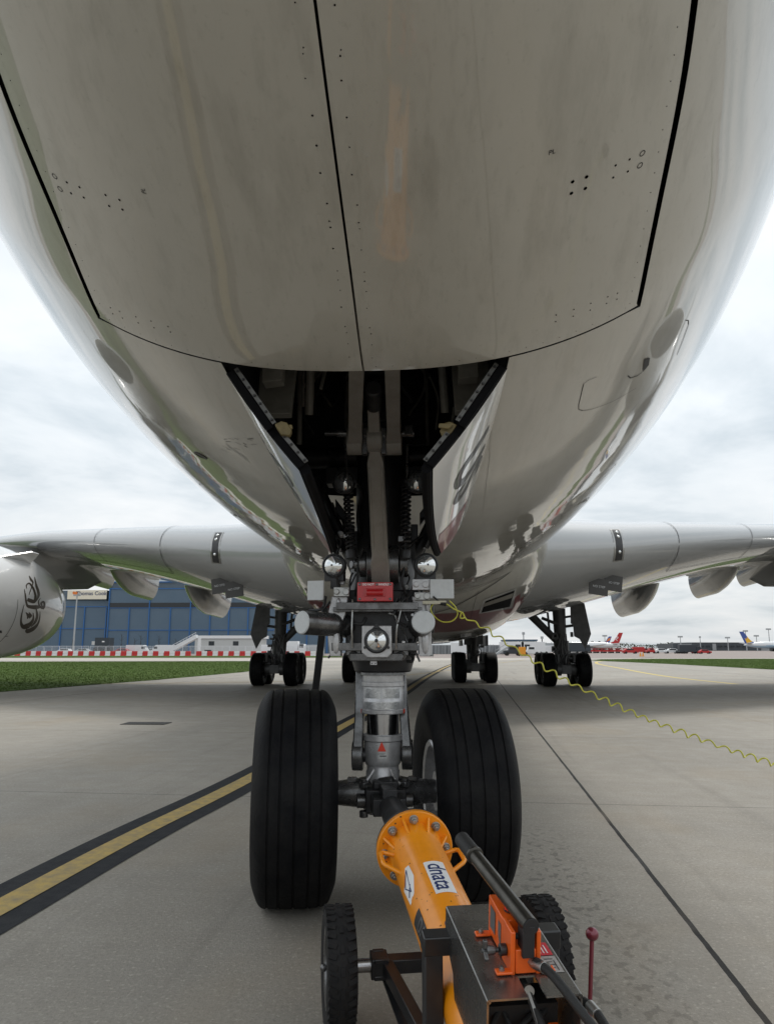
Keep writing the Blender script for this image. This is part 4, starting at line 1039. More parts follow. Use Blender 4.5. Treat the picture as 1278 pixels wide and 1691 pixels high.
mb = MB(); c2 = at(617, 1093, y=-.30); mb.box(c2, (.042, .012, .038)); 
for dx in (-.012, .012):
    for dz in (-.010, .010): mb.cyl(c2 + V(dx, -.006, dz), c2 + V(dx, -.008, dz), .004, seg=6, m=1)
part('small_plate', [M['gear_l'], M['ink']], mb, 0)
# pipes and hoses
pipes = [([(582, 990), (582, 1010), (581, 1040), (582, 1070)], -.43, .0055, 'steel'), ([(660, 993), (662, 1005), (655, 1040), (654, 1072)], -.43, .006, 'steel'), ([(642, 1013), (652, 1017), (657, 1030)], -.44, .006, 'steel'),
         ([(538, 985), (535, 1000), (528, 1007), (512, 1008), (505, 1015)], -.45, .010, 'gear_d'), ([(556, 950), (560, 970), (575, 985), (580, 1000)], -.4, .008, 'hose'),
         ([(688, 945), (680, 975), (672, 990), (668, 1010)], -.4, .008, 'hose'), ([(600, 905), (592, 930), (590, 960), (586, 985)], -.38, .009, 'hose'), ([(662, 905), (668, 930), (664, 960), (672, 985)], -.38, .009, 'hose'),
         ([(570, 1040), (580, 1030), (598, 1030), (604, 1020)], -.42, .012, 'hose'), ([(672, 1035), (660, 1028), (650, 1015), (660, 1000)], -.42, .010, 'hose'), ([(676, 1080), (682, 1086), (680, 1092), (672, 1092)], -.3, .010, 'hose'),
         ([(560, 755), (545, 745), (540, 752), (555, 762), (560, 780)], -.2, .008, 'hose'), ([(700, 845), (708, 860), (700, 880), (688, 890), (676, 900)], -.15, .008, 'hose'), ([(590, 800), (598, 820), (590, 850), (594, 880)], -.22, .008, 'hose'),
         ([(548, 830), (556, 850), (566, 860), (570, 880)], -.12, .010, 'hose'), ([(706, 800), (712, 830), (704, 850), (695, 858)], -.12, .009, 'hose')]
for k in range(26):
    x0 = rnd.choice([rnd.uniform(545, 600), rnd.uniform(655, 712)]); y0 = rnd.uniform(865, 1060); pipes.append(([(x0, y0), (x0 + rnd.uniform(-14, 14), y0 + rnd.uniform(6, 20)), (x0 + rnd.uniform(-16, 16), y0 + rnd.uniform(22, 40))], rnd.uniform(-.38, -.27), rnd.uniform(.004, .010), rnd.choice(['hose', 'gear_d', 'steel', 'gear'])))
for pts, y_, r_, m_n in pipes:
    P = spline([at(px, py, y=y_ + .03 * i % .05) for i, (px, py) in enumerate(pts)], 8); mb = MB(); mb.tube(P, r_, 8); part('hydraulic_hose' if m_n == 'hose' else 'pipe', M[m_n], mb, 0)
for k in range(22):
    px = rnd.choice([rnd.uniform(550, 598), rnd.uniform(655, 705)]); py = rnd.uniform(880, 1075); c = at(px, py, y=rnd.uniform(-.38, -.28)); mb = MB(); q_ = rnd.uniform(.02, .05)
    if rnd.random() < .5: mb.box(c, (q_, .05, q_ * rnd.uniform(.5, 1.2)))
    else: mb.cyl(c, c + V(0, -.04, rnd.uniform(-.01, .01)), q_ * .5, seg=12)
    part('fitting', M[rnd.choice(['gear_d', 'gear', 'gear_d', 'gear_l'])], mb, .003)
# printed plates round the cylinder
def cyl_patch(r_, z0_, z1_, a0, a1, m, name, k=18):
    mb = MB(); an = np.linspace(a0, a1, k); v = [lc + V(r_ * math.sin(a), -r_ * math.cos(a), z) for z in (z0_, z1_) for a in an]
    mb.add(v, [(i, i + 1, k + i + 1, k + i) for i in range(k - 1)]); return part(name, m, mb, 0)
def cyl_text(body, size, r_, z, a, m):
    vs, fs = text_mesh(body, size, step=.02); mb = MB(); mb.add([lc + V(r_ * math.sin(a + v[0] / r_), -r_ * math.cos(a + v[0] / r_), z + v[1]) for v in vs], fs); part('plate_lettering', m, mb, 0)
cyl_patch(.1385, 1.272, 1.336, -.98, -.04, M['label'], 'data_plate'); cyl_patch(.1385, 1.272, 1.336, .02, .98, M['label'], 'data_plate')
cyl_patch(.1430, 1.206, 1.25, -.92, .92, M['label'], 'data_plate')
for a in (-.5, .5):
    for i in range(7): cyl_patch(.1395, 1.327 - i * .008, 1.3285 - i * .008, a - .34 + .03 * (i % 3), a + .34 - .05 * (i % 4), M['ink'], 'plate_print', 8)
for i in range(5):
    for a, w_ in ((-.6, .2), (.0, .25), (.55, .2)): cyl_patch(.1437, 1.240 - i * .0075, 1.2415 - i * .0075, a - w_ + .02 * (i % 3), a + w_ - .06 * ((i + 1) % 3), M['ink'], 'plate_print', 6)
cyl_patch(.1495, 1.172, 1.20, -1.5, -1.2, M['red_m'], 'red_marker'); cyl_patch(.1495, 1.172, 1.20, 1.2, 1.5, M['red_m'], 'red_marker')
mb = MB(); v = [lc + V(.1265 * math.sin(a), -.1265 * math.cos(a), z) for a, z in ((-.22, .938), (.22, .938), (0, 1.0))]; v = [p + V(0, -.002, 0) for p in v]; mb.add([v[0], (v[0] + v[1]) / 2 + V(0, -.004, 0), v[2] + V(0, -.0005, 0), v[1]], [(0, 1, 2), (1, 3, 2)]); part('red_marker', M['red_m'], mb, 0)
cyl_patch(.1255, .892, .934, -.27, .27, M['label'], 'data_plate')
cyl_patch(.126, .905, .912, -.10, .24, M['ink'], 'plate_print', 6)
for i in range(3): cyl_patch(.126, .927 - i * .005, .9285 - i * .005, -.22, .22 - .05 * i, M['ink'], 'plate_print', 6)
# torque links either side of the piston
for s in (-1, 1):
    mb = MB(); up = lc + V(s * .15 if s < 0 else .115, .10 if s < 0 else .15, 1.47); lo_ = lc + sA * s * .165 + V(0, -.0, .90)
    Yd = nrm(lo_ - up); wv = V(0, 1, 0); rows = []
    for t, wd, th in ((-.02, .20, .07), (.25, .17, .062), (.6, .15, .06), (.85, .17, .062), (1.0, .19, .062)):
        c = up + (lo_ - up) * t; rows.append([c + sx * a * th / 2 + V(0, 1, 0) * b * wd / 2 for a, b in ((-1, -1), (1, -1), (1, 1), (-1, 1))])
    mb.ring(rows); c = lo_ + V(0, -.0, 0); mb.cyl(c - sx * .036, c + sx * .036, .098, seg=32); part('torque_link', M['gear'], mb, .008)
mb = MB(); mb.cyl(lc + sA * -.16 + V(0, 0, .90), lc + sA * .16 + V(0, 0, .90), .045); part('link_pin', M['gear_d'], mb, 0)
# axle, tow fitting
AX = V(GX, -.02, .665)
mb = MB(); mb.lathe([(.075, -.56), (.075, -.30), (.078, -.28), (.092, -.16), (.10, -.12), (.105, 0), (.10, .12), (.092, .16), (.078, .28), (.075, .30), (.075, .56)], AX, sA, 36); part('axle', M['gear'], mb, 0)
mb = MB(); b0 = AX + sF * .13
mb.box(b0 + V(0, 0, -.02), (.26, .16, .14), X=sA, Y=sF); mb.box(b0 + sF * .03 + V(0, 0, .075), (.16, .10, .05), X=sA, Y=sF); mb.box(b0 + sF * .1 + V(0, 0, -.03), (.12, .14, .10), X=sA, Y=sF)
mb.cyl(b0 + sA * -.04 + V(0, 0, .08), b0 + sA * .05 + sF * .05 + V(0, 0, .10), .03); part('tow_fitting', M['gear_d'], mb, .01)
mb = MB()
for s in (-1, 1):
    p = AX + sF * .12 + sA * s * .135; mb.cyl(p + V(0, 0, .05), p + V(0, 0, .085), .034, seg=6); mb.cyl(p + V(0, 0, .085), p + V(0, 0, .10), .022, seg=14); mb.cyl(p + sA * s * -.02 + V(0, 0, -.03), p + sA * s * .045 + V(0, 0, -.03), .044, seg=24); mb.cyl(p + V(0, 0, -.13), p + V(0, 0, -.09), .028, seg=8)
    p2 = AX + sA * s * .20 + V(0, -.02, .085); mb.box(p2, (.06, .05, .03), X=sA)
build_each(mb, 'axle_bolt', M['gear'], leg, bevel=.003)
mb = MB(); mb.tube(spline([AX + V(-.05, -.08, .16), AX + V(-.09, -.11, .1), AX + V(-.12, -.12, .07)], 6), .010); mb.tube(spline([AX + V(.05, -.08, .16), AX + V(.08, -.11, .1), AX + V(.12, -.12, .07)], 6), .010); build_each(mb, 'brake_pipe', M['gear_l'], leg)
gro = [-.178, -.105, -.035, .035, .105, .178]
for s in (-1, 1):
    wheel(AX + sA * (-.572 if s < 0 else .528), sA, .665, .254, .31, leg, M['rubber'], M['gear_l'], [-.150, -.085, 0.0, .085, .150], .008, .007, 128)
# dark stay behind the left tyre
mb = MB(); a = at(531, 1055, y=.75); b = at(520, 1150, y=.9); mb.box((a + b) / 2, (.055, .03, np.linalg.norm(a - b) + .5), X=(1, 0, 0), Z=a - b); part('stay', M['gear_d'], mb)

# ------------------------------------------------------------------ main gear
def main_gear(cx, cy, axles, top, kind, s):
    mb = MB(); hz_ = .70
    mb.cyl((cx, cy, hz_), (cx - s * .05, cy + .05, top), .24, .30, 24); mb.cyl((cx, cy - .05, 1.25), (cx, cy - .03, 1.9), .30, .33, 24); mb.box((cx, cy, hz_), (.40, axles[-1] - axles[0] + .5, .36))
    for a in axles: mb.cyl((cx - .78, cy + a, hz_), (cx + .78, cy + a, hz_), .12, seg=16)
    for k in range(8): mb.tube([(cx + rnd.uniform(-.3, .3), cy - .35, .8), (cx + rnd.uniform(-.4, .4), cy - .4, 1.4), (cx + rnd.uniform(-.3, .3), cy - .32, 2.2)], .03, 6)
    for k in range(10): mb.box((cx + rnd.uniform(-.45, .45), cy - .35, rnd.uniform(.8, 2.3)), (rnd.uniform(.08, .25), .15, rnd.uniform(.08, .25)))
    for sd in (-1, 1): mb.cyl((cx + sd * .42, cy + axles[0], hz_), (cx + sd * .2, cy + axles[0], hz_), .26, seg=24); mb.cyl((cx + sd * .34, cy + axles[0] - .2, 1.0), (cx + sd * .34, cy + axles[0] - .2, 1.35), .07)
    g_ = mb.build('main_gear_leg', M['far_gear'], plane, bevel=.01)
    for a in axles:
        for sd in (-1, 1): wheel(V(cx + sd * .72, cy + a, .70), V(1, 0, 0), .70, .285, .33, g_, M['rubber'], M['far_gear'], [-.12, -.04, .04, .12], .012, .012, 48)
    mb = MB()
    if kind == 'wing':
        mb.cyl((cx - s * .2, cy - .1, 1.9), (cx - s * 1.7, cy + .2, 3.5), .15, .19); mb.cyl((cx - s * .1, cy - .2, 2.6), (cx - s * .8, cy, 2.9), .07); mb.cyl((cx - s * .5, cy - .1, 2.3), (cx - s * .55, cy, 3.4), .05); mb.cyl((cx, cy + .2, 2.0), (cx + s * .1, cy + 1.9, 3.6), .13)
        mb.build('side_brace', M['far_gear'], g_)
        mb = MB(); X = s
        P = [(.42, 3.55), (1.02, 3.55), (1.25, 2.2), (.98, 1.55), (.75, 1.98), (.52, 2.1), (.50, 2.6), (.40, 2.65)]
        mb.prism([(p[0] * s, p[1]) for p in (P if s < 0 else P)], (cx, cy - .25, 0), (1, 0, 0), (0, 0, 1), .05); mb.build('gear_door', M['grey_paint'] if False else M['far_gear'], g_, smooth=False)
        mb = MB(); mb.cyl((cx, cy, 2.5), (cx + s * .8, cy - .15, 2.6), .06); mb.cyl((cx, cy, 2.9), (cx + s * .7, cy - .15, 3.0), .05); mb.build('door_link', M['far_gear'], g_)
    else:
        mb.cyl((cx, cy - .2, 1.3), (cx, cy - 1.6, 2.2), .14); mb.box((cx, cy - .6, 2.0), (.9, .5, .5)); mb.box((cx - .6, cy - .3, 1.95), (.08, 2.4, .5)); mb.box((cx + .6, cy - .3, 1.95), (.08, 2.4, .5)); mb.build('brace', M['far_gear'], g_)
    return g_
for s in (-1, 1):
    g_ = main_gear(s * 6.2, 28.35, (-.85, .85), 4.2, 'wing', s); g_['label'] = ('left' if s < 0 else 'right') + ' wing landing gear with four wheels'
    g_ = main_gear(s * 2.62, 32.6, (-1.7, 0, 1.7), 3.0, 'body', s); g_['label'] = ('left' if s < 0 else 'right') + ' body landing gear with six wheels'

# ------------------------------------------------------------------ tow bar
P0 = V(.21, -1.2, .600); bu = nrm(V(.191, -.982, -.158)); bv_ = nrm(V(.982, .191, 0)); bn = np.cross(bu, bv_)
T = lambda t, s, h: P0 + bu * t + bv_ * s + bn * h
tow = thing('tow_bar', 'orange aircraft tow bar coupled to the nose wheels, with wheels and hand pump', 'tow bar', (.42, -2.4, 0))
def tp(name, m, mb, bevel=0, parent=None, ang=38): return mb.build(name, m, parent or tow, bevel=bevel, ang=ang)
TR = .13
mb = MB(); mb.lathe([(TR * 1.08, .0), (TR, .05), (TR, .35), (TR * .98, 1.0), (TR * .96, 2.55), (TR * .6, 2.75)], P0, bu, 56)
tube_o = tp('tube', M['orange'], mb)
mb = MB(); mb.lathe([(.13, -.034), (.19, -.034), (.193, -.03), (.193, -.004), (.189, .0), (.13, .0)], P0, bu, 64); fl = tp('flange', M['orange'], mb)
mb = MB(); mb.lathe([(.19, -.062), (.19, -.036), (.1, -.036)], P0, bu, 64); mb.lathe([(.10, -.16), (.13, -.06)], P0, bu, 32); d_ = (AX + sF * .16 + V(0, 0, -.02)) - T(-.12, 0, 0)
mb.cyl(T(-.12, 0, 0), AX + sF * .18 + V(0, 0, -.01), .105, .06, 28); mb.box(AX + sF * .30 + V(0, 0, -.02), (.20, .22, .10), X=sA, Y=sF); mb.box(AX + sF * .30 + V(0, 0, .06), (.09, .26, .06), X=sA, Y=sF)
tp('coupling_head', M['gear_d'], mb, .006)
for k in range(8):                              # bolts with washers and nuts
    a = R(90 + 45 * k + 4); c = T(.0, math.cos(a) * .155, math.sin(a) * .155); mb = MB()
    mb.cyl(c, c + bu * .006, .0235, seg=20); mb.cyl(c + bu * .006, c + bu * .024, .0175, seg=6); mb.cyl(c + bu * .024, c + bu * .040, .010, seg=12); tp('flange_bolt', M['steel'], mb, .0015, fl)
mb = MB()
for k in range(8):                              # gussets between flange and tube
    a = R(112.5 + 45 * k); rd = bv_ * math.cos(a) + bn * math.sin(a); sd = np.cross(bu, rd)
    P = [P0 + rd * .12 + bu * -.002, P0 + rd * .178 + bu * -.002, P0 + rd * .172 + bu * .01, P0 + rd * .12 + bu * .10]
    gm = MB(); gm.add([p + sd * .006 for p in P] + [p - sd * .006 for p in P], [(0, 1, 2, 3), (7, 6, 5, 4)] + [(i, (i + 1) % 4, 4 + (i + 1) % 4, 4 + i) for i in range(4)]); tp('gusset', M['orange'], gm, .002, fl)
for s in (-1, 1):                               # lifting handles
    a = R(14) if s > 0 else R(166); 
    def hp(t, r_): return T(t, math.cos(a) * r_, math.sin(a) * r_)
    mb = MB(); c = [hp(.12, .12), hp(.115, .185), hp(.13, .20), hp(.24, .20), hp(.26, .188), hp(.31, .12)]
    P = []
    for p, q in zip(c[:-1], c[1:]): P += [p + (q - p) * k / 4 for k in range(4)]
    P.append(c[-1]); mb.tube(P, .0105, 10); tp('lifting_handle', M['orange'], mb)
def on_tube(t, a, d=.0012):
    """t along the bar, a = angle from the top towards the right"""
    r_ = TR * (1 - .02 * max(0, (t - .35) / .65)) + d; return P0 + bu * t + (bv_ * math.sin(a) + bn * math.cos(a)) * r_
def tube_patch(t0, t1, a0, a1, m, name, d=.0012, k=12, skew=0):
    mb = MB(); v = [on_tube(t + skew * i / k, a0 + (a1 - a0) * i / k, d) for t in (t0, (t0 + t1) / 2, t1) for i in range(k + 1)]
    mb.add(v, [(r_ * (k + 1) + i, r_ * (k + 1) + i + 1, (r_ + 1) * (k + 1) + i + 1, (r_ + 1) * (k + 1) + i) for r_ in range(2) for i in range(k)]); return tp(name, m, mb, 0, tube_o)
tube_patch(.42, .705, -.33, .37, M['white'], 'white_sticker')
vs, fs = text_mesh('dnata', .108, shear=.12, offset=.0012, step=.012)
mb = MB(); mb.add([on_tube(.562 + v[0], .02 + v[1] / TR, .0022) for v in vs], fs); tp('sticker_lettering', M['navy'], mb, 0, tube_o)
mb = MB(); v = [on_tube(t, a, .0014) for t, a in ((.35, -1.0), (.36, -.82), (.47, -.78), (.58, -1.0), (.60, -1.35), (.45, -1.45))]; v.append(on_tube(.47, -1.08, .006)); mb.add(v, [(i, (i + 1) % 6, 6) for i in range(6)]); tp('white_sticker', M['white'], mb, 0, tube_o)
mb = MB(); 
for (ta, aa), (tb, ab) in (((.38, -.98), (.55, -1.08)), ((.55, -1.08), (.47, -1.30)), ((.47, -1.3), (.38, -.98)), ((.50, -1.02), (.56, -1.25))):
    mb.tube([on_tube(ta + (tb - ta) * k / 6, aa + (ab - aa) * k / 6, .0035) for k in range(7)], .0022, 5)
tp('sticker_logo', M['navy'], mb, 0, tube_o)
tube_patch(.70, 1.12, -1.55, -1.02, M['ink'], 'black_label')
vs, fs = text_mesh('DANGER', .075, step=.012, offset=.001)
mb = MB(); mb.add([on_tube(.91 + v[0], -1.27 + v[1] / TR, .0024) for v in vs], fs); tp('label_lettering', mat('grey_letter', (.10, .10, .10), .5), mb, 0, tube_o)
mb = MB(); an = np.linspace(0, 6.283, 24, endpoint=False); v = [on_tube(.93 + math.cos(a) * r_, -.16 + math.sin(a) * r_ / TR, .0016) for r_ in (.036, .024) for a in an]; mb.add(v, [(i, (i + 1) % 24, 24 + (i + 1) % 24, 24 + i) for i in range(24)]); tp('ring_mark', M['navy'], mb, 0, tube_o)
mb = MB()                                       # chips in the paint
for k in range(40):
    t, a, q_ = rnd.uniform(.06, 1.1), rnd.uniform(-1.3, 1.2), rnd.uniform(.0015, .005); v = [on_tube(t + q_ * math.cos(b) * rnd.uniform(.5, 1.5), a + q_ / TR * math.sin(b) * rnd.uniform(.5, 1.3), .0008) for b in np.linspace(0, 6.283, 7, endpoint=False)]; mb.add(v, [tuple(range(7))])
for k in range(26):
    a = rnd.uniform(0, 6.28); r_ = rnd.uniform(.14, .186); q_ = rnd.uniform(.002, .006); v = [T(.0009, math.cos(a) * r_ + q_ * math.cos(b) * rnd.uniform(.4, 1.4), math.sin(a) * r_ + q_ * math.sin(b) * rnd.uniform(.4, 1.2)) for b in np.linspace(0, 6.283, 7, endpoint=False)]; mb.add(v, [tuple(range(7))])
tp('paint_chip', mat('chipped_paint', (.06, .035, .02), .7), mb, 0, tube_o)
# road wheels with blocked tread
WL = V(-.114, -1.70, .250)
def tow_wheel(c):
    r_, hw = .246, .064; mb = MB()
    mb.lathe([(r_ - .022, -hw * .9), (r_ - .008, -hw * .55), (r_ - .006, 0), (r_ - .008, hw * .55), (r_ - .022, hw * .9), (r_ * .82, hw), (r_ * .66, hw * .82), (r_ * .66, -hw * .82), (r_ * .82, -hw)], c, bv_, 72, closed=True)
    n = 38
    for k in range(n):
        a = 2 * math.pi * k / n; rd = bu * 0 + nrm(np.cross(bv_, (0, 0, 1))) * math.cos(a) + V(0, 0, 1) * math.sin(a); tg = np.cross(bv_, rd)
        for s, tw in ((-1, .35), (1, -.35)):
            mb.box(c + rd * (r_ - .0145) + bv_ * s * hw * .60 + tg * (.006 * s), (hw * .62, .022, .022), X=bv_ + tg * tw, Y=tg - bv_ * tw, Z=rd + bv_ * s * .18, taper=.9)
        if k % 2 == 0: mb.box(c + rd * (r_ - .0105) + tg * .01, (hw * .30, .036, .016), X=bv_, Y=tg, Z=rd, taper=.9)
    A = np.array(mb.v); A[:, 2] = np.maximum(A[:, 2], .003); mb.v = [tuple(p) for p in A]
    t_ = tp('tyre', M['rubber2'], mb)
    mb = MB()
    for s in (-1, 1): mb.lathe([(r_ * .68, s * hw * .72), (r_ * .66, s * hw * .84), (r_ * .60, s * hw * .80), (r_ * .57, s * hw * .3), (r_ * .3, s * hw * .2), (r_ * .22, s * hw * .7), (.0, s * hw * .75)], c, bv_, 40, cap=(False, False))
    mb.lathe([(r_ * .67, -hw * .75), (r_ * .67, hw * .75)], c, bv_, 40, cap=(False, False)); mb.sphere(c - bv_ * hw * 1.0, .016, 12); mb.sphere(c + bv_ * hw * 1.0, .016, 12); tp('wheel_rim', M['gear'], mb)
WR = WL + bv_ * .91; WR[2] = .250
for c in (WL, WR): tow_wheel(c)
mb = MB(); mb.cyl(WL + bv_ * .05, WL + bv_ * .14, .028, seg=24); mb.cyl(WR - bv_ * .05, WR - bv_ * .14, .028, seg=24); mb.cyl(WL + bv_ * .06, WL + bv_ * .075, .036, seg=24); build_each(mb, 'axle_stub', M['chrome'], tow, bevel=.002)
mb = MB(); mb.box((WL + WR) / 2, (.60, .06, .06), X=bv_, Y=bu, Z=bn)
for s, c in ((-1, WL), (1, WR)):
    i_ = c - bv_ * s * .175; mb.box(i_, (.075, .085, .085), X=bv_, Y=bu, Z=bn)
    for k in range(4): a = R(45 + 90 * k); mb.box(i_ + bn * .05 * math.sin(a) + bu * .05 * math.cos(a), (.05, .02, .02), X=bv_, Y=bu, Z=bn)
tp('axle_beam', M['black_paint'], mb, .004)
for s, c in ((-1, WL), (1, WR)):
    i_ = c - bv_ * s * .205; e_ = i_ + bu * .52 - bv_ * s * .07 + V(0, 0, .03); mb = MB(); mb.box((i_ + e_) / 2, (.048, np.linalg.norm(e_ - i_), .055), X=bv_, Y=e_ - i_, Z=bn); e2 = e_ + V(0, 0, -.10) ; mb.box((i_ + e2) / 2 + V(0, 0, -.05), (.04, np.linalg.norm(e2 - i_), .012), X=bv_, Y=e2 - i_, Z=bn); tp('swing_arm', M['black_paint'], mb, .003)
    mb = MB(); q_ = T(1.20, s * .205 + .045, .17); mb.box(q_ - V(0, 0, .20), (.062, .062, .46), X=bv_, Y=bu, Z=(0, 0, 1)); tp('frame_post', M['black_paint'], mb, .004)
mb = MB(); mb.box(T(1.20, .045, .202), (.48, .064, .064), X=bv_, Y=bu, Z=bn); tp('frame_beam', M['black_paint'], mb, .005)
mb = MB(); mb.box(T(1.185, -.16, -.06), (.012, .05, .30), X=bv_, Y=bu, Z=(0, 0, 1)); tp('frame_edge', M['orange'], mb)
# pump console: folded steel channel, open to the front, with a slot in its top
S0, S1, T0, T1, HT = -.102, .172, 1.155, 1.68, .30
mb = MB(); th = .006
for (a0, a1, b0_, b1_) in ((T0, T1 - .10, S0 + .004, S1 - .004), (T1 - .10, T1, S0 + .004, .015), (T1 - .10, T1, .068, S1 - .004)):
    mb.box(T((a0 + a1) / 2, (b0_ + b1_) / 2, HT - th / 2), (b1_ - b0_, a1 - a0, th), X=bv_, Y=bu, Z=bn)
for s_, sg in ((S0, -1), (S1, 1)):
    poly = [(T0, .294), (T1, .294), (T1, .02), (T0 + .17, .02), (T0 + .12, .14), (T0, .20)]
    v = [T(t, s_ + d_, h) for d_ in (-.003, .003) for t, h in poly]; n = len(poly)
    mb.add(v, [tuple(range(n))[::-1], tuple(range(n, 2 * n))] + [(i, (i + 1) % n, n + (i + 1) % n, n + i) for i in range(n)])
    mb.cyl(T(T0, s_ - sg * .003, HT - .007), T(T1, s_ - sg * .003, HT - .007), .0065, seg=12)
mb.box(T(T0 + .01, (S0 + S1) / 2, .24), (S1 - S0 - .012, .006, .1), X=bv_, Y=bu, Z=bn)
con = tp('pump_console', M['box_steel'], mb)
mb = MB(); mb.box(T(1.52, .035, .12), (.22, .1, .18), X=bv_, Y=bu, Z=bn); mb.tube(spline([T(1.55, .04, .27), T(1.62, .05, .24), T(1.70, .07, .18), T(1.74, .10, .08)], 8), .012)
for k in range(6): mb.tube(spline([T(1.55, rnd.uniform(-.08, .14), .2), T(1.63, rnd.uniform(-.08, .14), .14), T(1.62, rnd.uniform(-.08, .14), .02)], 6), .008)
tp('hose_bundle', M['hose'], mb, 0, con)
mb = MB(); mb.cyl(T(1.585, .045, .262), T(1.60, .045, .262) + bn * .004, .016, seg=16); mb.tube([T(1.59, .045, .26), T(1.63, .05, .235), T(1.66, .055, .21)], .011); mb.cyl(T(1.62, .06, .10), T(1.66, .06, .10), .02, seg=8); build_each(mb, 'hose_fitting', M['steel'], con)
mb = MB(); mb.cyl(T(1.60, .075, .13), T(1.64, .08, .13), .022, seg=6); mb.box(T(1.61, .12, .14), (.03, .03, .06), X=bv_, Y=bu, Z=bn); tp('orange_valve', M['pump_orange'], mb, .002, con)
# hand pump
PA, PB, QA, QB = 1.335, 1.575, -.004, .088
mb = MB(); hb = HT + .002
mb.box(T((PA + 1.50) / 2, (QA + .052) / 2, hb + .062), (.056, 1.50 - PA, .115), X=bv_, Y=bu, Z=bn)
for s_ in (QA + .007, QB - .007): mb.box(T(1.53, s_, hb + .060), (.014, .09, .125), X=bv_, Y=bu, Z=bn)
mb.box(T(1.54, (QA + QB) / 2, hb + .036), (QB - QA - .03, .07, .07), X=bv_, Y=bu, Z=bn); mb.box(T(1.45, .06, hb + .02), (.05, .2, .036), X=bv_, Y=bu, Z=bn)
for t, s_ in ((1.355, -.028), (1.565, -.022), (1.565, .108), (1.355, .075)): mb.box(T(t, s_, hb + .005), (.05, .028, .008), X=bv_, Y=bu, Z=bn)
pump = tp('hand_pump', M['pump_orange'], mb, .003)
mb = MB()
for t, s_ in ((1.355, -.034), (1.565, -.028), (1.565, .114)): p = T(t, s_, hb + .009); mb.cyl(p, p + bn * .006, .009, seg=6); mb.cyl(p + bn * .006, p + bn * .012, .005, seg=8)
build_each(mb, 'foot_bolt', M['steel'], pump)
mb = MB(); c = T(1.445, .033, hb + .12)
mb.lathe([(.019, 0), (.020, .004)], c, bn, 24, m=1)
pr_ = []
for k in range(24): a = 2 * math.pi * k / 24; pr_.append((math.cos(a) * (.0165 + .0025 * math.cos(8 * a)), math.sin(a) * (.0165 + .0025 * math.cos(8 * a))))
mb.prism(pr_, c + bn * .004, bv_, -bu, .018) ; mb.cyl(c + bn * .01, c + bn * .026, .013, .011, 20); tp('filler_cap', [M['red_m'], M['ink']], mb, .001, pump)
mb = MB(); p = T(1.53, QA, hb + .05); mb.cyl(p, p - bv_ * .022, .017, seg=20, m=1); mb.cyl(p - bv_ * .022, p - bv_ * .04, .007, seg=12, m=1); mb.cyl(p - bv_ * .034, p - bv_ * .062, .011, .016, 16); 
for k in range(3): a = R(90 + 120 * k); q_ = p - bv_ * .066 + bn * math.sin(a) * .018 + bu * math.cos(a) * .018; mb.box(q_, (.014, .013, .026), X=bv_, Y=np.cross(bn * math.sin(a) + bu * math.cos(a), bv_), Z=bn * math.sin(a) + bu * math.cos(a))
tp('release_knob', [M['gear'], M['black_paint']], mb, .003, pump)
mb = MB(); v = [T(t, QA - .0285 + .0275, hb + h) for t, h in ((1.36, .10), (1.415, .10), (1.415, .03), (1.36, .03))]; v = [p - bv_ * .001 for p in v]; mb.add(v, [(0, 1, 2, 3)]); v = [T(t, QA - .0012, hb + h) for t, h in ((1.445, .095), (1.475, .095), (1.475, .02), (1.445, .05))]; mb.add(v, [(0, 1, 2, 3)]); tp('rating_plate', mat('grey_plate', (.09, .09, .09), .4, noise=(120, .6, (.2, .2, .2))), mb, 0, pump)
LA = T(1.585, .052, .445); LBp = T(1.03, -.020, .475); ld = nrm(LBp - LA)
mb = MB(); mb.cyl(LA, LBp, .0255, .0235, 28); mb.lathe([(.0255, .0), (.031, .004), (.031, .012), (.0255, .016)], LA + ld * .43, ld, 28)
lev = tp('pump_lever', M['lever'], mb, 0, pump)
mb = MB(); mb.cyl(LA + ld * .435, LBp + ld * .004, .0285, .0275, 28); tp('lever_grip', M['hose'], mb, .002, pump)
mb = MB(); mb.cyl(LA - ld * .004, LA - ld * .001, .025, seg=24); mb.box(T(1.565, .045, .40), (.036, .05, .09), X=bv_, Y=bu, Z=bn); mb.cyl(T(1.54, QA + .01, .395), T(1.54, QB - .01, .395), .009); tp('lever_socket', M['ink'], mb, .002, pump)
# labels on the console
def plate(t0, t1, s0, s1, m, name, h=HT + .0012):
    mb = MB(); mb.add([T(t0, s0, h), T(t0, s1, h), T(t1, s1, h), T(t1, s0, h)], [(0, 1, 2, 3)]); return tp(name, m, mb, 0, con)
plate(1.415, 1.485, .106, .160, M['red_m'] if False else mat('red_label', (.55, .03, .05), .45), 'red_label'); plate(1.490, 1.575, .112, .162, M['label'], 'grey_label')
for i in range(3): plate(1.43 + .0 * i, 1.475, .122 + .011 * i, .126 + .011 * i, M['white'], 'label_print', HT + .002)
plate(1.43, 1.432, .113, .118, M['white'], 'label_print', HT + .002)
for i in range(4): plate(1.505 + .015 * i, 1.508 + .015 * i, .122, .150 - .007 * (i % 2), M['ink'], 'label_print', HT + .002)
plate(1.515, 1.565, .148, .151, M['ink'], 'label_print', HT + .002)
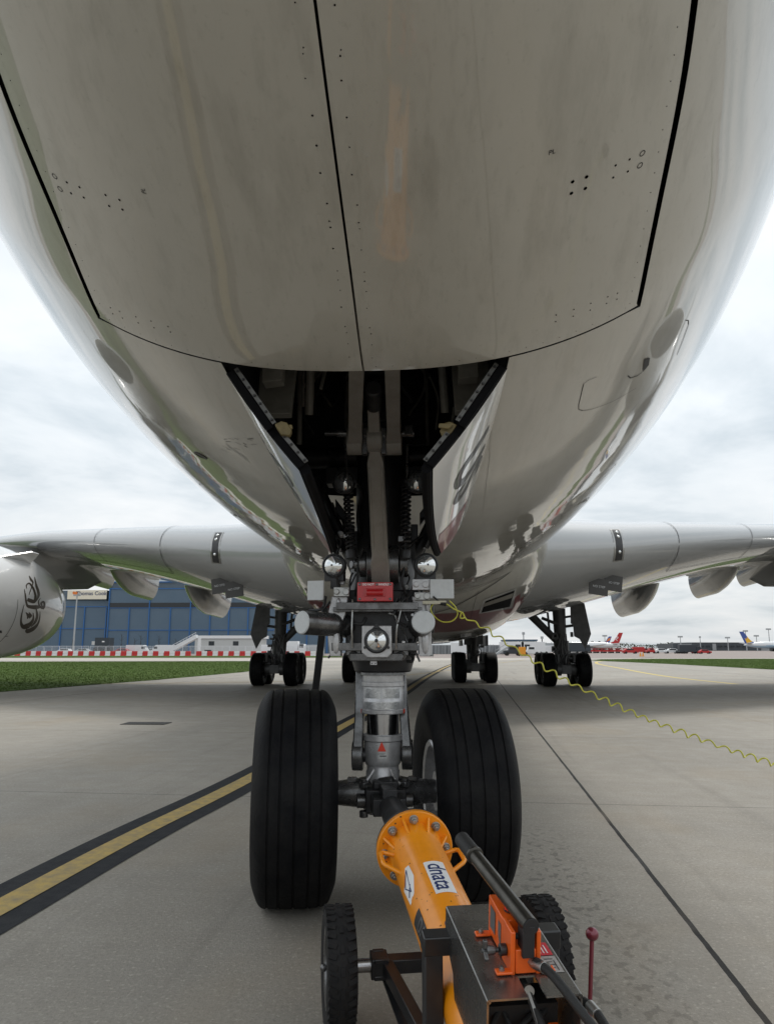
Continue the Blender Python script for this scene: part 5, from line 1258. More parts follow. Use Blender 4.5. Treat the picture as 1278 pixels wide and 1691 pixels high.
# hose from the pump, looping round the right of the console
mb = MB(); mb.tube(spline([T(1.575, .066, .335), T(1.60, .072, .345), T(1.66, .092, .345), T(1.72, .112, .33), T(1.79, .150, .29), T(1.81, .185, .25), T(1.77, .214, .24), T(1.69, .212, .25), T(1.62, .200, .24), T(1.56, .19, .20)], 10), .0135, 12); tp('hose', M['hose'], mb, 0, pump)
mb = MB(); mb.cyl(T(1.565, .060, .335), T(1.59, .068, .338), .016, seg=6); mb.cyl(T(1.59, .068, .338), T(1.625, .08, .346), .0155, seg=16); mb.cyl(T(1.70, .212, .252), T(1.655, .207, .25), .0155, seg=16); build_each(mb, 'hose_coupling', M['steel'], pump, bevel=.001)
# release rod with a ball end
mb = MB(); c = T(1.29, .372, .25); b_ = T(1.36, .335, -.06); mb.cyl(b_, c, .0075, seg=12); mb.box(b_, (.16, .04, .02), X=bv_, Y=bu, Z=bn); mb.sphere(c, .022, 20); tp('release_rod', M['maroon'], mb)

# ------------------------------------------------------------------ coiled cable
Y0 = -.40
keys = [at(*p, y=Y0 + dy) for p, dy in (((742, 992), 0), ((752, 1003), 0), ((755, 1016), 0), ((745, 1026), 0), ((728, 1026), 0), ((714, 1014), .02), ((712, 1002), .02), ((722, 995), .0), ((736, 997), -.01), ((750, 1006), -.02), ((763, 1012), -.02), ((766, 1020), -.03), ((760, 1020), -.03), ((763, 1011), -.04), ((770, 1023), -.02), ((782, 1025), 0))]
lead = spline(keys, 8)
run = spline([at(782, 1025, y=Y0), at(815, 1047, y=Y0), at(860, 1078, y=Y0 + .02), at(910, 1109, y=Y0), at(960, 1137, y=Y0 - .02), at(1060, 1184, y=Y0 - .04), at(1160, 1222, y=Y0 - .05), at(1278, 1262, y=Y0 - .06), V(3.6, -.4, .55), V(4.6, -.3, .10), V(5.2, -.2, .03)], 60)
sl_ = np.concatenate([[0], np.cumsum(np.linalg.norm(np.diff(run, axis=0), axis=1))]); Ls = np.arange(0, sl_[-1], .004); run = np.stack([np.interp(Ls, sl_, run[:, k]) for k in range(3)], 1)
Tn = np.gradient(run, axis=0); Tn /= np.linalg.norm(Tn, axis=1)[:, None]; A1 = np.cross(Tn, V(0, 1, 0)); A1 /= np.linalg.norm(A1, axis=1)[:, None]; A2 = np.cross(Tn, A1)
ramp = np.clip(Ls / .05, 0, 1); pitch = np.interp(Ls, [0, .45, .8, 3], [.098, .098, .082, .082]); wob_ = .5 * np.sin(Ls * 9.1) + .5 * np.sin(Ls * 23.7 + 1); pitch = pitch * (1 + .16 * wob_); ph_ = np.cumsum(2 * math.pi * .004 / pitch); rad_ = np.interp(Ls, [0, .4, .9, 4], [.013, .013, .0145, .0145]) * ramp * (1 + .22 * np.sin(Ls * 14.3))
hel = run + A1 * (np.cos(ph_) * rad_)[:, None] + A2 * (np.sin(ph_) * rad_)[:, None]
hel[:, 2] = np.maximum(hel[:, 2], .006)
mb = MB(); mb.tube(np.vstack([lead[:-1], hel[1:]]), .0046, 6)
cab = mb.build('coiled_cable', M['yellow_cable'], bevel=0); tag(cab, 'yellow coiled cable stretching from the nose gear across to the right', 'cable')
mb = MB(); mb.cyl(at(722, 995, y=Y0), at(737, 998, y=Y0 - .01), .012, seg=12); mb.cyl(at(715, 985, y=-.42), at(727, 995, y=Y0), .006, seg=8); pg = mb.build('plug', M['hose'], cab)
mb = MB(); mb.box((5.25, -.2, .05), (.16, .12, .10)); mb.cyl((5.25, -.2, .10), (5.25, -.2, .12), .03); mb.build('headset_box', M['hose'], cab, bevel=.006)

# ------------------------------------------------------------------ background
M['clad'] = mat('blue_grey_cladding', (0.085, 0.135, 0.19), 0.5, noise=(.25, .5, (0.115, 0.165, 0.215)))
M['clad2'] = mat('dark_blue_cladding', (0.085, 0.12, 0.155), 0.5, noise=(.25, .5, (0.11, 0.145, 0.18)))
M['blue'] = mat('blue_trim', (0.025, 0.13, 0.36), 0.5)
M['glaz'] = mat('dark_glazing', (0.015, 0.018, 0.022), 0.15)
M['roofw'] = mat('pale_roof', (0.62, 0.66, 0.70), 0.5)
M['cream'] = mat('cream_sign', (0.78, 0.72, 0.58), 0.5)
M['mast'] = mat('galvanised_pole', (0.38, 0.40, 0.41), 0.5)
M['bar_red'] = mat('red_barrier', (0.55, 0.03, 0.03), 0.5); M['bar_white'] = mat('white_barrier', (0.75, 0.75, 0.75), 0.5)
M['fence'] = mat('white_fence_tube', (0.66, 0.68, 0.70), 0.5)
M['white_body'] = mat('white_body', (0.72, 0.73, 0.74), 0.35, coat=.6); M['dark_body'] = mat('dark_container', (0.03, 0.04, 0.05), 0.5)
M['win'] = mat('vehicle_glass', (0.02, 0.025, 0.03), 0.1); M['blk'] = mat('black_tyre', (0.01, 0.01, 0.01), 0.7)
M['hut'] = mat('pale_hut_wall', (0.50, 0.51, 0.50), 0.6)
M['navy_b'] = mat('navy_tail', (0.012, 0.06, 0.30), 0.4, coat=.5); M['sun_y'] = mat('yellow_tail', (0.75, 0.42, 0.03), 0.4); M['or_t'] = mat('orange_tail', (0.75, 0.20, 0.03), 0.4)
M['pale_b'] = mat('pale_blue_fuselage', (0.42, 0.56, 0.68), 0.4, coat=.5); M['charcoal'] = mat('charcoal_tail', (0.03, 0.032, 0.04), 0.4)
M['dk_wall'] = mat('dark_terminal_wall', (0.05, 0.06, 0.07), 0.5, noise=(.2, .5, (.10, .11, .12))); M['lt_wall'] = mat('grey_terminal_wall', (0.30, 0.31, 0.32), 0.5)
M['blue_roof'] = mat('blue_roof', (0.06, 0.10, 0.16), 0.5); M['grey_wall'] = mat('pale_blue_grey_wall', (0.34, 0.38, 0.41), 0.6)
M['foliage'] = mat('far_foliage', (0.035, 0.05, 0.025), 0.9, noise=(.3, .8, (.06, .075, .04)))
gz = 0.0
def bw(px0, py0, px1, py1, Y, dep=.2, mb=None, m=0, push=0.0):
    """upright box seen between two pixels at depth Y"""
    mb = mb or MB(); pm, pc = (py0 + py1) / 2, (px0 + px1) / 2
    a = V(at(px0, pm, y=Y - push)[0], 0, at(pc, py0, y=Y - push)[2]); b = V(at(px1, pm, y=Y - push)[0], 0, at(pc, py1, y=Y - push)[2])
    lo = [min(a[0], b[0]), min(a[2], b[2])]; hi = [max(a[0], b[0]), max(a[2], b[2])]
    mb.box(((lo[0] + hi[0]) / 2, Y - push + dep / 2, (lo[1] + hi[1]) / 2), (hi[0] - lo[0], dep, hi[1] - lo[1]), m=m); return mb
def vis(name, m, mb, parent=None, bevel=0): return mb.build(name, m, parent, smooth=True, ang=30, bevel=bevel)
# hangar
Hy = 215
hg = thing('hangar', 'large blue grey hangar with a cream sign and blue trim behind the left wing', 'hangar', (at(300, 1079, y=Hy)[0], Hy, 0))
mb = bw(40, 992, 177, 1080, Hy, 60); mb = bw(177.5, 972, 560, 1080, Hy - 1.5, 70, mb); wl = vis('wall', M['clad'], mb, hg)
mb = MB(); bw(177.5, 960, 560, 971.5, Hy - 1.2, 69, mb); bw(60, 975, 177, 991.5, Hy + 1, 50, mb); vis('upper_wall', M['clad2'], mb, hg)
mb = MB(); bw(177.5, 938, 560, 959.5, Hy + 4, 60, mb); vis('roof', M['roofw'], mb, hg)
mb = MB(); bw(179, 995, 560, 1003, Hy - 1.5, .1, mb, push=.06); vis('window', M['glaz'], mb, hg)
for py, h_ in ((960.5, 1.6), (971.5, 1.6), (1003.5, .9), (1040.5, 1.2)): vis('blue_trim', M['blue'], bw(177.5, py - h_ / 2, 560, py + h_ / 2, Hy - 1.5, .3, push=.2), hg)
for py in (1002, 1038): vis('blue_trim', M['blue'], bw(40, py - .6, 176.5, py + .6, Hy, .3, push=.2), hg)
for k, px in enumerate([179, 212, 246, 280, 314, 346, 378, 409, 441, 474, 507, 540]): vis('blue_post', M['blue'], bw(px - .7, 962 if k % 2 == 0 else 1004, px + .7, 1080, Hy - 1.5, .3, push=.3), hg)
for px in (100, 138, 174): vis('blue_post', M['blue'], bw(px - .7, 1002, px + .7, 1080, Hy, .3, push=.3), hg)
sg = vis('sign', M['cream'], bw(112, 974.5, 176.5, 989.5, Hy, .3, push=1.6), hg)
c = at(151.5, 980, y=Hy - 1.7); vs, fs = text_mesh('Thomas Cook', 1.6, offset=.012, space=1.0); mb = MB(); mb.add([V(c[0] + v[0], Hy - 1.68, c[2] + v[1]) for v in vs], fs); vis('sign_lettering', M['navy'], mb, sg)
c = at(124.5, 980, y=Hy - 1.7); hp_ = []
for k in range(28): t = 2 * math.pi * k / 28; hp_.append((16 * math.sin(t) ** 3 * .05, (13 * math.cos(t) - 5 * math.cos(2 * t) - 2 * math.cos(3 * t) - math.cos(4 * t)) * .05))
mb = MB(); mb.prism(hp_, (c[0], Hy - 1.62, c[2]), (1, 0, 0), (0, 0, 1), .06); vis('sign_emblem', M['or_t'], mb, sg)
# light pole
pl = thing('light_pole', 'slim grey floodlight pole in front of the hangar', 'light pole', (*at(122, 1080, y=170)[:2], 0))
a = at(122, 1080, y=170); b = at(128, 983, y=170); mb = MB(); mb.cyl((b[0], 170, 0), (b[0], 170, b[2]), .22, .14, 10); vis('pole', M['mast'], mb, pl)
mb = MB(); mb.box((b[0], 170, b[2]), (1.6, .5, .35)); mb.box((b[0] + .5, 169.8, b[2] + .3), (.5, .4, .3)); vis('lamp_head', M['mast'], mb, pl)
# red and white barriers
Yb = 150
def barrier(col):
    mb = MB(); mb.prism([(-.55, 0), (.55, 0), (.53, .25), (.50, .95), (-.50, .95), (-.53, .25)], (0, -.2, 0), (1, 0, 0), (0, 0, 1), -.4); mb.box((0, 0, .55), (1.0, .46, .12)); mb.box((0, 0, .05), (1.12, .6, .10)); o = mb.build('traffic_barrier', col, None, bevel=.02); return o
br = barrier(M['bar_red']); bw_ = barrier(M['bar_white'])
tag(br, 'red plastic barrier in the red and white row before the hangar', 'barrier', 'red and white barriers'); tag(bw_, 'white plastic barrier in the red and white row before the hangar', 'barrier', 'red and white barriers')
x0 = at(30, 1080, y=Yb)[0]; x1 = at(540, 1080, y=Yb)[0]; n = int((x1 - x0) / 1.13); first = {0: br, 1: bw_}; used = set()
for k in range(n):
    x = x0 + k * 1.13; kk = k % 2
    if 322 < x * 0 + (639 + 0) * 0 + k * 510 / n + 30 < 334: continue
    src = first[kk]
    if kk not in used: o = src; used.add(kk)
    else: o = src.copy(); COL.objects.link(o)
    o.location = (x, Yb + .15 * math.sin(k * .9), 0); o.rotation_euler = (0, 0, .04 * math.sin(k * 2.3))
# mesh fence panels
fp = thing('fence_panel', 'white mesh fence panel behind the red and white barriers', 'fence', (0, 0, 0), 'temporary fence panels')
mb = MB()
for p, q in (((-1.7, .05), (-1.7, 2.0)), ((1.7, .05), (1.7, 2.0)), ((-1.7, 2.0), (1.7, 2.0)), ((-1.7, .15), (1.7, .15)), ((0, .15), (0, 2.0))): mb.cyl((p[0], 0, p[1]), (q[0], 0, q[1]), .035, seg=6)
fr_ = vis('frame', M['fence'], mb, fp)
mb = MB()
for k in range(17): x = -1.6 + .2 * k; mb.box((x, 0, 1.08), (.018, .01, 1.8))
for k in range(9): mb.box((0, 0, .3 + k * .2), (3.3, .01, .018))
vis('mesh_infill', M['fence'], mb, fp)
mb = MB(); mb.box((-1.7, 0, .06), (.6, .25, .12)); mb.box((1.7, 0, .06), (.6, .25, .12)); vis('foot', M['dark_body'], mb, fp)
xs = np.arange(at(60, 1075, y=163)[0], at(545, 1075, y=163)[0], 3.55)
for k, x in enumerate(xs):
    o = fp if k == 0 else copy_tree(fp); o.location = (x, 163 + .3 * math.sin(k * 1.7), 0); o.rotation_euler = (0, 0, .08 * math.sin(k * 2.1))
# site hut, stairs, generator
h = thing('site_hut', 'long pale grey site hut with a flat white roof beside the stairs', 'hut', (*at(366, 1078, y=180)[:2], 0))
vis('wall', M['hut'], bw(322, 1055, 432, 1080, 180, 6), h); vis('roof', M['bar_white'], bw(319, 1049.5, 435, 1054.5, 180, 6.6, push=.3), h)
for px in (345, 385): vis('window', M['win'], bw(px, 1059, px + 9, 1066, 180, .1, push=.06), h)
st = thing('boarding_stairs', 'white mobile boarding stairs sloping up to the site hut', 'stairs', (*at(305, 1078, y=172)[:2], 0))
a = at(285, 1073, y=172); b = at(326, 1051, y=172); mb = MB(); mb.box((a + b) / 2, (np.linalg.norm(b - a), 2.0, .9), X=b - a, Y=(0, 1, 0), Z=np.cross(b - a, (0, 1, 0))); vis('flight', M['white_body'], mb, st)
mb = MB(); mb.box((a + b) / 2 + V(0, -1.05, .9), (np.linalg.norm(b - a), .08, .1), X=b - a, Y=(0, 1, 0), Z=np.cross(b - a, (0, 1, 0)))
for t in np.linspace(0, 1, 9): p = a + (b - a) * t; mb.cyl(p + V(0, -1.05, 0), p + V(0, -1.05, .9), .04, seg=5)
vis('handrail', M['fence'], mb, st); mb = MB(); mb.box((b[0] + .6, 172, b[2] / 2), (.3, 1.6, b[2])); vis('upright', M['white_body'], mb, st); mb = MB(); mb.box((a[0] + 2.2, 172, .5), (3.5, 1.8, .6)); vis('chassis', M['white_body'], mb, st)
gn = thing('generator', 'dark grey box generator standing behind the white fence', 'generator', (*at(166, 1078, y=168)[:2], 0))
vis('body', M['dark_body'], bw(157, 1053, 180, 1070, 168, 3), gn); vis('panel', M['hut'], bw(152, 1059, 157, 1065, 168, 1), gn); vis('badge', M['white'], bw(169, 1058.5, 173, 1060.5, 168, .05, push=.05), gn); vis('skid', M['blk'], bw(154, 1070.2, 181, 1079, 168, 2.6), gn)
bx = thing('plant_box', 'small black box beside the end of the barriers', 'box', (*at(342, 1081, y=152)[:2], 0)); vis('body', M['dark_body'], bw(338, 1074, 347, 1082, 152, 1), bx); vis('lid', M['blk'], bw(337.6, 1073.2, 347.4, 1074, 152, 1.1, push=.05), bx)
# leafless saplings behind the fence
for k, px in enumerate((119, 200, 222, 262, 290, 232)):
    p = at(px, 1079, y=196); hh = rnd.uniform(3.5, 5.5); mb = MB(); mb.cyl((p[0], 196, 0), (p[0], 196, hh), .08, .03, 6)
    for q in range(16):
        z = rnd.uniform(1.0, hh * .9); an = rnd.uniform(0, 6.28); ln = rnd.uniform(.4, 1.2); mb.cyl((p[0], 196, z), (p[0] + ln * math.cos(an), 196 + ln * math.sin(an), z + ln * .9), .03, .012, 4)
    t_ = thing('sapling', ['thin bare sapling nearest the floodlight pole', 'thin bare sapling right of the generator', 'thin bare sapling behind the red vehicles', 'thin bare sapling left of the boarding stairs', 'thin bare sapling closest to the boarding stairs', 'thin bare sapling in the middle of the fence row'][k], 'tree', (p[0], 196, 0)); vis('branches', mat('bark', (.035, .03, .025), .9) if k == 0 else M['bark'], mb, t_); M['bark'] = bpy.data.materials['bark']
# vehicles
def vehicle(px, py, Y, kind, body, label, cat, flip=1, sc=1.0, name=None, turn=0.0):
    p = at(px, py, y=Y); L_, W_, H_ = {'car': (4.3, 1.8, 1.45), 'van': (5.4, 2.0, 2.3), 'truck': (7.5, 2.4, 3.1), 'tug': (3.2, 1.7, 1.6)}[kind]
    L_, W_, H_ = L_ * sc, W_ * sc, H_ * sc
    t_ = thing(name or {'car': 'parked_car', 'van': 'parked_van', 'truck': 'service_truck', 'tug': 'baggage_tug'}[kind], label, cat, (p[0], Y, 0))
    prof = {'car': [(-.5, .2), (.5, .2), (.5, .5), (.46, .6), (.28, .66), (.16, .98), (-.25, 1), (-.42, .66), (-.5, .6)], 'van': [(-.5, .15), (.5, .15), (.5, .42), (.44, .55), (.33, .95), (.30, 1), (-.5, 1)], 'truck': [(-.5, .18), (.5, .18), (.5, .55), (.47, .8), (.30, .8), (.30, .35), (.28, .35), (.28, 1), (-.5, 1)], 'tug': [(-.5, .2), (.5, .2), (.5, .55), (.2, .6), (.16, 1), (-.2, 1), (-.22, .6), (-.5, .55)]}[kind]
    mb = MB(); mb.prism([(a * L_ * flip, b * H_) for a, b in prof], (p[0], Y - W_ / 2, 0), (1, 0, 0), (0, 0, 1), -W_); vis('body', body, mb, t_, .04)
    mb = MB(); x_, z_ = {'car': (-.04, .82), 'van': (.30, .72), 'truck': (.39, .66), 'tug': (-.02, .8)}[kind]; w_ = {'car': .44, 'van': .16, 'truck': .12, 'tug': .3}[kind]
    mb.box((p[0] + x_ * L_ * flip, Y, z_ * H_), (w_ * L_, W_ + .04, .24 * H_)); vis('window', M['win'], mb, t_)
    for a in (-.31, .31):
        for sd in (-1, 1): mb = MB(); r_ = .33 * sc * (1.3 if kind == 'truck' else 1); mb.cyl((p[0] + a * L_, Y + sd * (W_ / 2 - .2), r_), (p[0] + a * L_, Y + sd * (W_ / 2 + .03), r_), r_, seg=14); vis('wheel', M['blk'], mb, t_)
    t_.rotation_euler = (0, 0, turn)
    return t_
red_b = mat('red_body', (.45, .02, .02), .4); yel_b = mat('amber_body', (.75, .30, .02), .4); sil = mat('silver_body', (.4, .42, .43), .35, metal=.3); gre = mat('pale_green_body', (.4, .5, .4), .5)
for a in ((205, 1077, 178, 'car', red_b, 'red car behind the mesh fence left of the stairs', 'car'), (228, 1077, 180, 'van', M['white_body'], 'white van parked behind the mesh fence by a red car', 'van'), (252, 1077, 182, 'car', M['white_body'], 'white car third along behind the mesh fence', 'car', -1),
          (140, 1077, 180, 'car', sil, 'silver car behind the fence below the sign', 'car'), (270, 1077, 178, 'van', M['white_body'], 'white van behind the fence next to the stairs', 'van', -1), (110, 1077, 178, 'car', M['white_body'], 'white car behind the fence near the engine', 'car'),
          (452, 1077, 166, 'van', M['white_body'], 'white van seen behind the left main wheels', 'van'), (478, 1077, 166, 'truck', M['white_body'], 'white truck seen right of the left main wheels', 'truck'), (498, 1077, 168, 'car', M['white_body'], 'white car seen beside the dark stay of the gear', 'car', -1), (515, 1077, 168, 'van', sil, 'silver van half behind the dark stay of the gear', 'van'),
          (768, 1081, 165, 'van', M['white_body'], 'white van in front of the dark screen behind the body gear', 'van', 1, 1.2), (862, 1081, 150, 'truck', yel_b, 'amber yellow service truck below the two storey building', 'truck', 1, .58, None, 1.45), (846, 1081, 156, 'tug', M['dark_body'], 'dark tug left of the amber truck', 'tug', 1, 1.2), (876, 1081, 158, 'tug', M['white_body'], 'white tug right of the amber truck', 'tug', -1, 1.2), (850, 1077, 185, 'truck', M['white_body'], 'white truck parked below the two storey building', 'truck'), (874, 1077, 185, 'truck', M['white_body'], 'white truck right of the amber truck, further back', 'truck', -1),
          (882, 1077, 200, 'van', gre, 'pale green van at the right end of the two storey building', 'van'), (893, 1077, 205, 'car', M['white_body'], 'white car right of the two storey building', 'car'), (906, 1076, 230, 'van', M['white_body'], 'white van left of the right main gear', 'van'), (915, 1076, 235, 'truck', sil, 'silver truck close to the right main gear', 'truck'), (942, 1077, 215, 'van', M['white_body'], 'white van just right of the right main gear leg', 'van'), (952, 1077, 215, 'truck', M['dark_body'], 'dark truck right of the right main gear leg', 'truck'),
          (1138, 1077, 215, 'truck', M['dark_body'], 'black service truck in front of the grey terminal', 'truck', 1, .8), (1126, 1077, 220, 'tug', M['dark_body'], 'dark tug left of the black service truck', 'tug'), (1150, 1077, 220, 'tug', red_b, 'red tug right of the black service truck', 'tug'), (1163, 1078, 210, 'car', red_b, 'red car before the dark terminal', 'car', 1, .8), (1040, 1078, 212, 'car', red_b, 'red car among the carts left of the terminal', 'car'), (1056, 1076, 240, 'truck', red_b, 'red truck beyond the carts', 'truck', 1, .62), (1075, 1077, 225, 'tug', red_b, 'red tug left of the pale building', 'tug'), (1092, 1077, 225, 'car', M['white_body'], 'white car left of the pale building', 'car'), (1108, 1077, 222, 'car', M['white_body'], 'white car at the foot of the pale building', 'car', -1)):
    vehicle(*a)
# red baggage carts in a row
cart = thing('baggage_cart', 'red baggage cart in the long row below the parked jets', 'cart', (0, 0, 0), 'red baggage carts')
mb = MB(); mb.box((0, 0, .55), (2.6, 1.5, .14)); mb.box((-1.2, 0, 1.0), (.1, 1.4, .9)); mb.box((1.2, 0, 1.0), (.1, 1.4, .9)); mb.box((0, -.7, .8), (2.4, .06, .4)); mb.box((0, 0, 1.5), (2.6, 1.5, .10)); vis('bed', red_b, mb, cart)
for a in (-.9, .9): mb = MB(); mb.cyl((a, -.7, .25), (a, -.62, .25), .25, seg=10); vis('wheel', M['blk'], mb, cart)
for k in range(17):
    o = cart if k == 0 else copy_tree(cart); p = at(962 + k * 4.1, 1076.5, y=232); o.location = (p[0], 232 + (k % 3) * 1.2, 0)
# building beyond the right gear and a dark screen
ob = thing('office_block', 'two storey pale grey office block with a dark blue roof edge', 'building', (*at(862, 1078, y=205)[:2], 0))
vis('wall', M['grey_wall'], bw(835, 1058.5, 886.5, 1080, 205, 12), ob); vis('roof', M['blue_roof'], bw(834, 1056, 887.5, 1058.3, 205, 12.6, push=.4), ob)
for k in range(6): vis('window', M['win'], bw(838 + 8.6 * k, 1060, 840.4 + 8.6 * k, 1063.2, 205, .1, push=.06), ob)
for k in range(5): vis('window', M['win'], bw(840 + 9.2 * k, 1067.5, 843 + 9.2 * k, 1070.5, 205, .1, push=.06), ob)
sc_ = thing('blast_screen', 'long dark slatted blast screen seen under the belly', 'fence', (*at(760, 1080, y=190)[:2], 0))
mb = MB(); a = at(690, 1081, y=190); b = at(838, 1064, y=190)
for k in range(64): x = a[0] + (b[0] - a[0]) * k / 63; mb.box((x, 190, b[2] / 2), (.10 + .12 * rnd.random(), .1, b[2] * rnd.uniform(.9, 1.0)))
vis('post', M['mast'], mb, sc_); mb = MB(); mb.box(((a[0] + b[0]) / 2, 190.3, b[2] * .47), (b[0] - a[0], .1, b[2] * .9)); vis('panel', M['dk_wall'], mb, sc_)
jb = thing('passenger_steps', 'grey sloping passenger steps left of the amber truck', 'stairs', (*at(832, 1081, y=170)[:2], 0))
a = at(818, 1081, y=170); b = at(838, 1069, y=170); mb = MB(); mb.box((a + b) / 2, (np.linalg.norm(b - a), 1.8, .5), X=b - a, Y=(0, 1, 0), Z=np.cross(b - a, (0, 1, 0))); vis('flight', M['mast'], mb, jb); mb = MB(); mb.box((a + b) / 2 + V(0, -.9, 1.0), (np.linalg.norm(b - a), .08, .12), X=b - a, Y=(0, 1, 0), Z=np.cross(b - a, (0, 1, 0))); vis('handrail', M['mast'], mb, jb)
# parked airliners
def jet(px, Yd, s, fus_m, fin_m, label, sc=1.0, stripe=None, text=None, belly=None, heart=False):
    """s = +1 when the tail is at the right end; px marks the fin's root"""
    p = at(px, 1075, y=Yd); x = p[0]
    t_ = thing('parked_airliner', label, 'airplane', (x, Yd, 0)); r_ = 1.95 * sc; zc = 3.6 * sc; Lf = 34 * sc
    prof = [(.3, 2.5), (r_ * .55, -1.0), (r_ * .85, -5), (r_, -9), (r_, -Lf + 6), (r_ * .85, -Lf + 3), (r_ * .5, -Lf + 1), (.1, -Lf)]
    mb = MB(); mb.lathe([(a, b * sc if abs(b) < 10 else b) for a, b in prof], (x, Yd, zc), (s, 0, 0), 24)
    if belly is not None:
        for i, f in enumerate(mb.f):
            c = np.mean([mb.v[k] for k in f], axis=0)
            if c[2] < zc - .2: mb.m[i] = 1
    vis('fuselage', [fus_m, belly or fus_m], mb, t_)
    pr = [(-3.8, .9), (1.8, .9), (4.6, 7.6), (2.3, 7.6), (-1.2, 2.4), (-3.4, 1.5)]; mb = MB()
    mb.prism([(a * s * sc, b * sc) for a, b in pr], (x, Yd - .18, zc), (1, 0, 0), (0, 0, 1), -.36); fin = vis('tail_fin', fin_m, mb, t_)
    if stripe is not None: mb = MB(); mb.prism([(a * s * sc, b * sc) for a, b in stripe[1]], (x, Yd - .19, zc), (1, 0, 0), (0, 0, 1), .02); vis('fin_stripe', stripe[0], mb, fin)
    if text:
        vs, fs = text_mesh(text, 1.55 * sc, offset=.05); ang = R(62); mb = MB(); mb.add([V(x + s * .75 * sc + v[0] * math.cos(ang) - v[1] * math.sin(ang), Yd - .21, zc + 4.2 * sc + v[0] * math.sin(ang) + v[1] * math.cos(ang)) for v in vs], fs); vis('fin_lettering', M['white'], mb, fin)
    for sd in (-1, 1): mb = MB(); mb.add([V(x - s * 2.6 * sc, Yd, zc + .5), V(x + s * .8 * sc, Yd, zc + .5), V(x + s * 2.6 * sc, Yd + sd * 6.5 * sc, zc + 1.0), V(x + s * 1.2 * sc, Yd + sd * 6.5 * sc, zc + 1.0)] + [V(x - s * 2.6 * sc, Yd, zc + .8), V(x + s * .8 * sc, Yd, zc + .8), V(x + s * 2.6 * sc, Yd + sd * 6.5 * sc, zc + 1.15), V(x + s * 1.2 * sc, Yd + sd * 6.5 * sc, zc + 1.15)], [(0, 1, 2, 3), (7, 6, 5, 4), (0, 4, 5, 1), (1, 5, 6, 2), (2, 6, 7, 3), (3, 7, 4, 0)]); vis('tailplane', fus_m, mb, t_)
    for sd in (-1, 1):
        w0 = x - s * 17 * sc; mb = MB(); mb.add([V(w0 - s * 3 * sc, Yd, zc - 1.2), V(w0 + s * 3.5 * sc, Yd, zc - 1.2), V(w0 + s * 7.5 * sc, Yd + sd * 16 * sc, zc + .2), V(w0 + s * 5.5 * sc, Yd + sd * 16 * sc, zc + .2)] + [V(w0 - s * 3 * sc, Yd, zc - .7), V(w0 + s * 3.5 * sc, Yd, zc - .7), V(w0 + s * 7.5 * sc, Yd + sd * 16 * sc, zc + .4), V(w0 + s * 5.5 * sc, Yd + sd * 16 * sc, zc + .4)], [(0, 1, 2, 3), (7, 6, 5, 4), (0, 4, 5, 1), (1, 5, 6, 2), (2, 6, 7, 3), (3, 7, 4, 0)]); vis('wing', M['grey_paint'], mb, t_)
        mb = MB(); mb.lathe([(.7, 0), (1.0, .6), (1.0, 2.4), (.6, 4.0)], (w0 - s * 1.5 * sc, Yd + sd * 5.5 * sc, zc - 2.0), (s, 0, 0), 16); vis('engine', M['mast'], mb, t_)
        mb = MB(); mb.cyl((w0 + s * 1.5, Yd + sd * 2.6 * sc, zc - 1.2), (w0 + s * 1.5, Yd + sd * 2.6 * sc, .5), .2, seg=8); mb.cyl((w0 + s * 1.5, Yd + sd * 2.2 * sc, .55), (w0 + s * 1.5, Yd + sd * 3.0 * sc, .55), .55, seg=14); vis('landing_gear', M['blk'], mb, t_)
    return t_
jet(1017, 372, 1, M['white_body'], red_b, 'white jet with a bright red tail fin carrying white lettering', text='Jet2', sc=.80)
jet(1001, 420, 1, M['white_body'], M['navy_b'], 'white jet with a blue and orange tail left of the red tail', .70, stripe=(M['or_t'], [(-.2, 3.2), (2.6, 4.4), (3.8, 6.9), (1.8, 6.0)]))
jet(974, 470, 1, M['white_body'], M['charcoal'], 'white jet with a charcoal tail fin, left of the other charcoal one', .52); jet(985.5, 470, 1, M['white_body'], M['charcoal'], 'white jet with a charcoal tail fin, next to the blue tail', .52)
jet(1236, 360, -1, M['white_body'], M['navy_b'], 'pale blue and white jet with a blue tail and yellow heart at right edge', .82, stripe=(M['sun_y'], [(-2.2, 1.9), (.9, 1.0), (1.9, 3.9), (.9, 3.4), (.5, 4.9), (-.3, 3.8)]), belly=M['pale_b'])
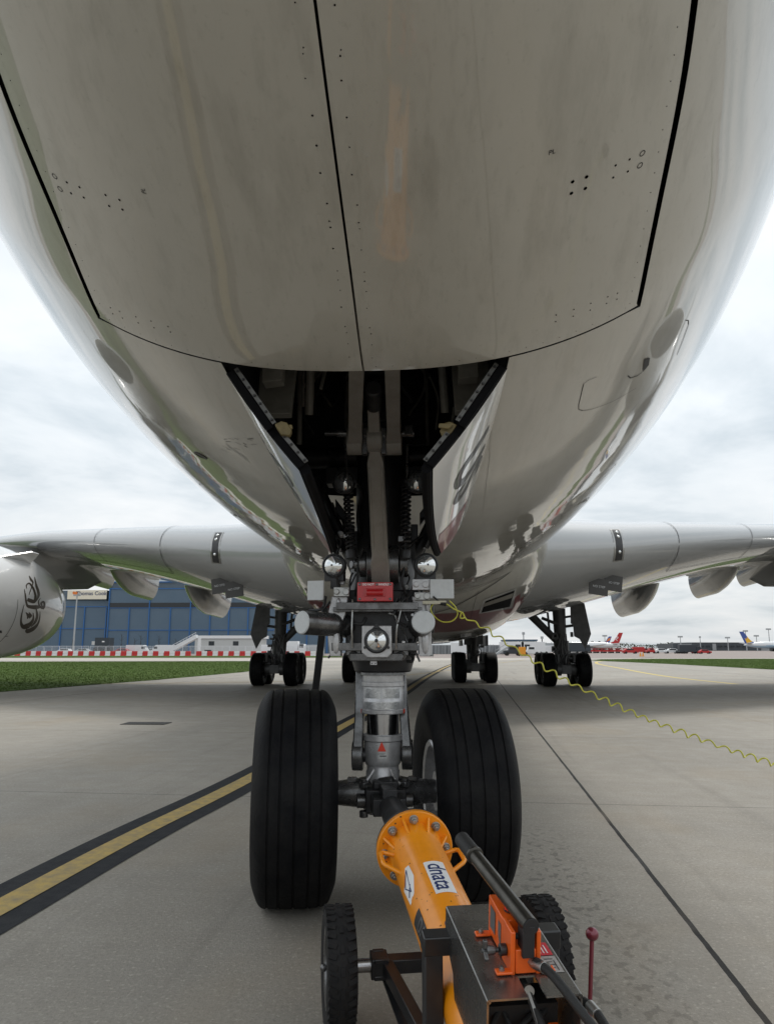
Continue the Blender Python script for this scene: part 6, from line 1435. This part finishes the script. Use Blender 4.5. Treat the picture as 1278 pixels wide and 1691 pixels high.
# terminal blocks, masts, trees
tb = thing('terminal_building', 'long dark terminal with pale grey blocks at the right', 'building', (*at(1175, 1075, y=440)[:2], 0))
vis('wall', M['dk_wall'], bw(1111, 1063, 1121, 1078, 440, 30), tb); vis('wall', M['lt_wall'], bw(1121, 1064, 1141.5, 1078, 438, 30), tb); vis('wall', M['dk_wall'], bw(1142, 1061.5, 1255, 1078, 442, 40), tb); vis('pale_panel', M['lt_wall'], bw(1176, 1063, 1182, 1074, 441, 2), tb); vis('roof', M['mast'], bw(1141.5, 1060.6, 1256, 1061.5, 442, 41, push=.5), tb); vis('wall', M['lt_wall'], bw(1256, 1065, 1290, 1078, 445, 20), tb)
for k in range(9): vis('window', M['win'], bw(1146 + 10 * k, 1066, 1152 + 10 * k, 1068.5, 441.5, .3, push=.3), tb)
for k, (px, py, lb) in enumerate(((1122.5, 1051.5, 'tall thin light mast above the pale terminal block'), (1200.5, 1053, 'tall light mast in the middle of the dark terminal'), (1230, 1042, 'tall light mast just above the blue and yellow tail'), (1268, 1039, 'tallest light mast near the right edge'), (998, 1050, 'thin light mast behind the blue and orange tail'), (1248, 1050, 'slim light mast right of the blue tail'), (894.5, 1053, 'dark slim mast right of the office block'), (864, 1046, 'lattice mast rising behind the office block'), (1155, 1052, 'faint light mast left of the dark terminal centre'))):
    Ym = 400 if k not in (6, 7) else 240; p = at(px, py, y=Ym); t_ = thing('light_mast', lb, 'mast', (p[0], Ym, 0)); mb = MB(); mb.cyl((p[0], Ym, 0), (p[0], Ym, p[2]), .28 if k < 6 or k == 8 else .2, .16, 8); vis('pole', M['mast'] if k != 6 else M['dark_body'], mb, t_); mb = MB(); mb.box((p[0], Ym, p[2]), (2.4 if k < 6 else .8, .8, .8)); vis('lamp_head', M['mast'], mb, t_)
def tree_mass(px0, px1, Y, htop, seed):
    r = random.Random(seed); a = at(px0, 1075, y=Y)[0]; b = at(px1, 1075, y=Y)[0]; mb = MB(); vs = []; fs = []
    for k in range(int((b - a) * 14)):
        x = r.uniform(a, b); top = htop * (.62 + .38 * math.sin(x * .11 + seed) * math.sin(x * .043)); z = max(0.2, top * (1 - r.random() ** 1.5 * .9)); y = Y + r.uniform(-4, 4); q = r.uniform(.4, 1.1); o = len(vs)
        for _ in range(3): vs.append((x + r.uniform(-q, q), y + r.uniform(-q, q), z + r.uniform(-q, q)))
        fs.append((o, o + 1, o + 2))
    mb.add(vs, fs); return mb.build('distant_trees', M['foliage'], smooth=False, fix=False)
o = tree_mass(885, 1115, 520, 5.6, 2); o['kind'] = 'stuff'; o['label'] = 'low dark line of distant trees behind the parked jets'; o['category'] = 'trees'
o = tree_mass(1240, 1420, 560, 6, 5); o['kind'] = 'stuff'; o['label'] = 'dark line of distant trees at the far right'; o['category'] = 'trees'
for px, lb in ((1057, 'orange traffic cone on the far tarmac, left one of the pair'), (1061.5, 'orange traffic cone on the far tarmac, right one of the pair')):
    p = at(px, 1084, z=0); mb = MB(); mb.lathe([(.22, 0), (.05, .8), (.0, .82)], (p[0], p[1], 0), (0, 0, 1), 12); mb.box((p[0], p[1], .03), (.5, .5, .06)); tag(mb.build('traffic_cone', yel_b), lb, 'traffic cone')
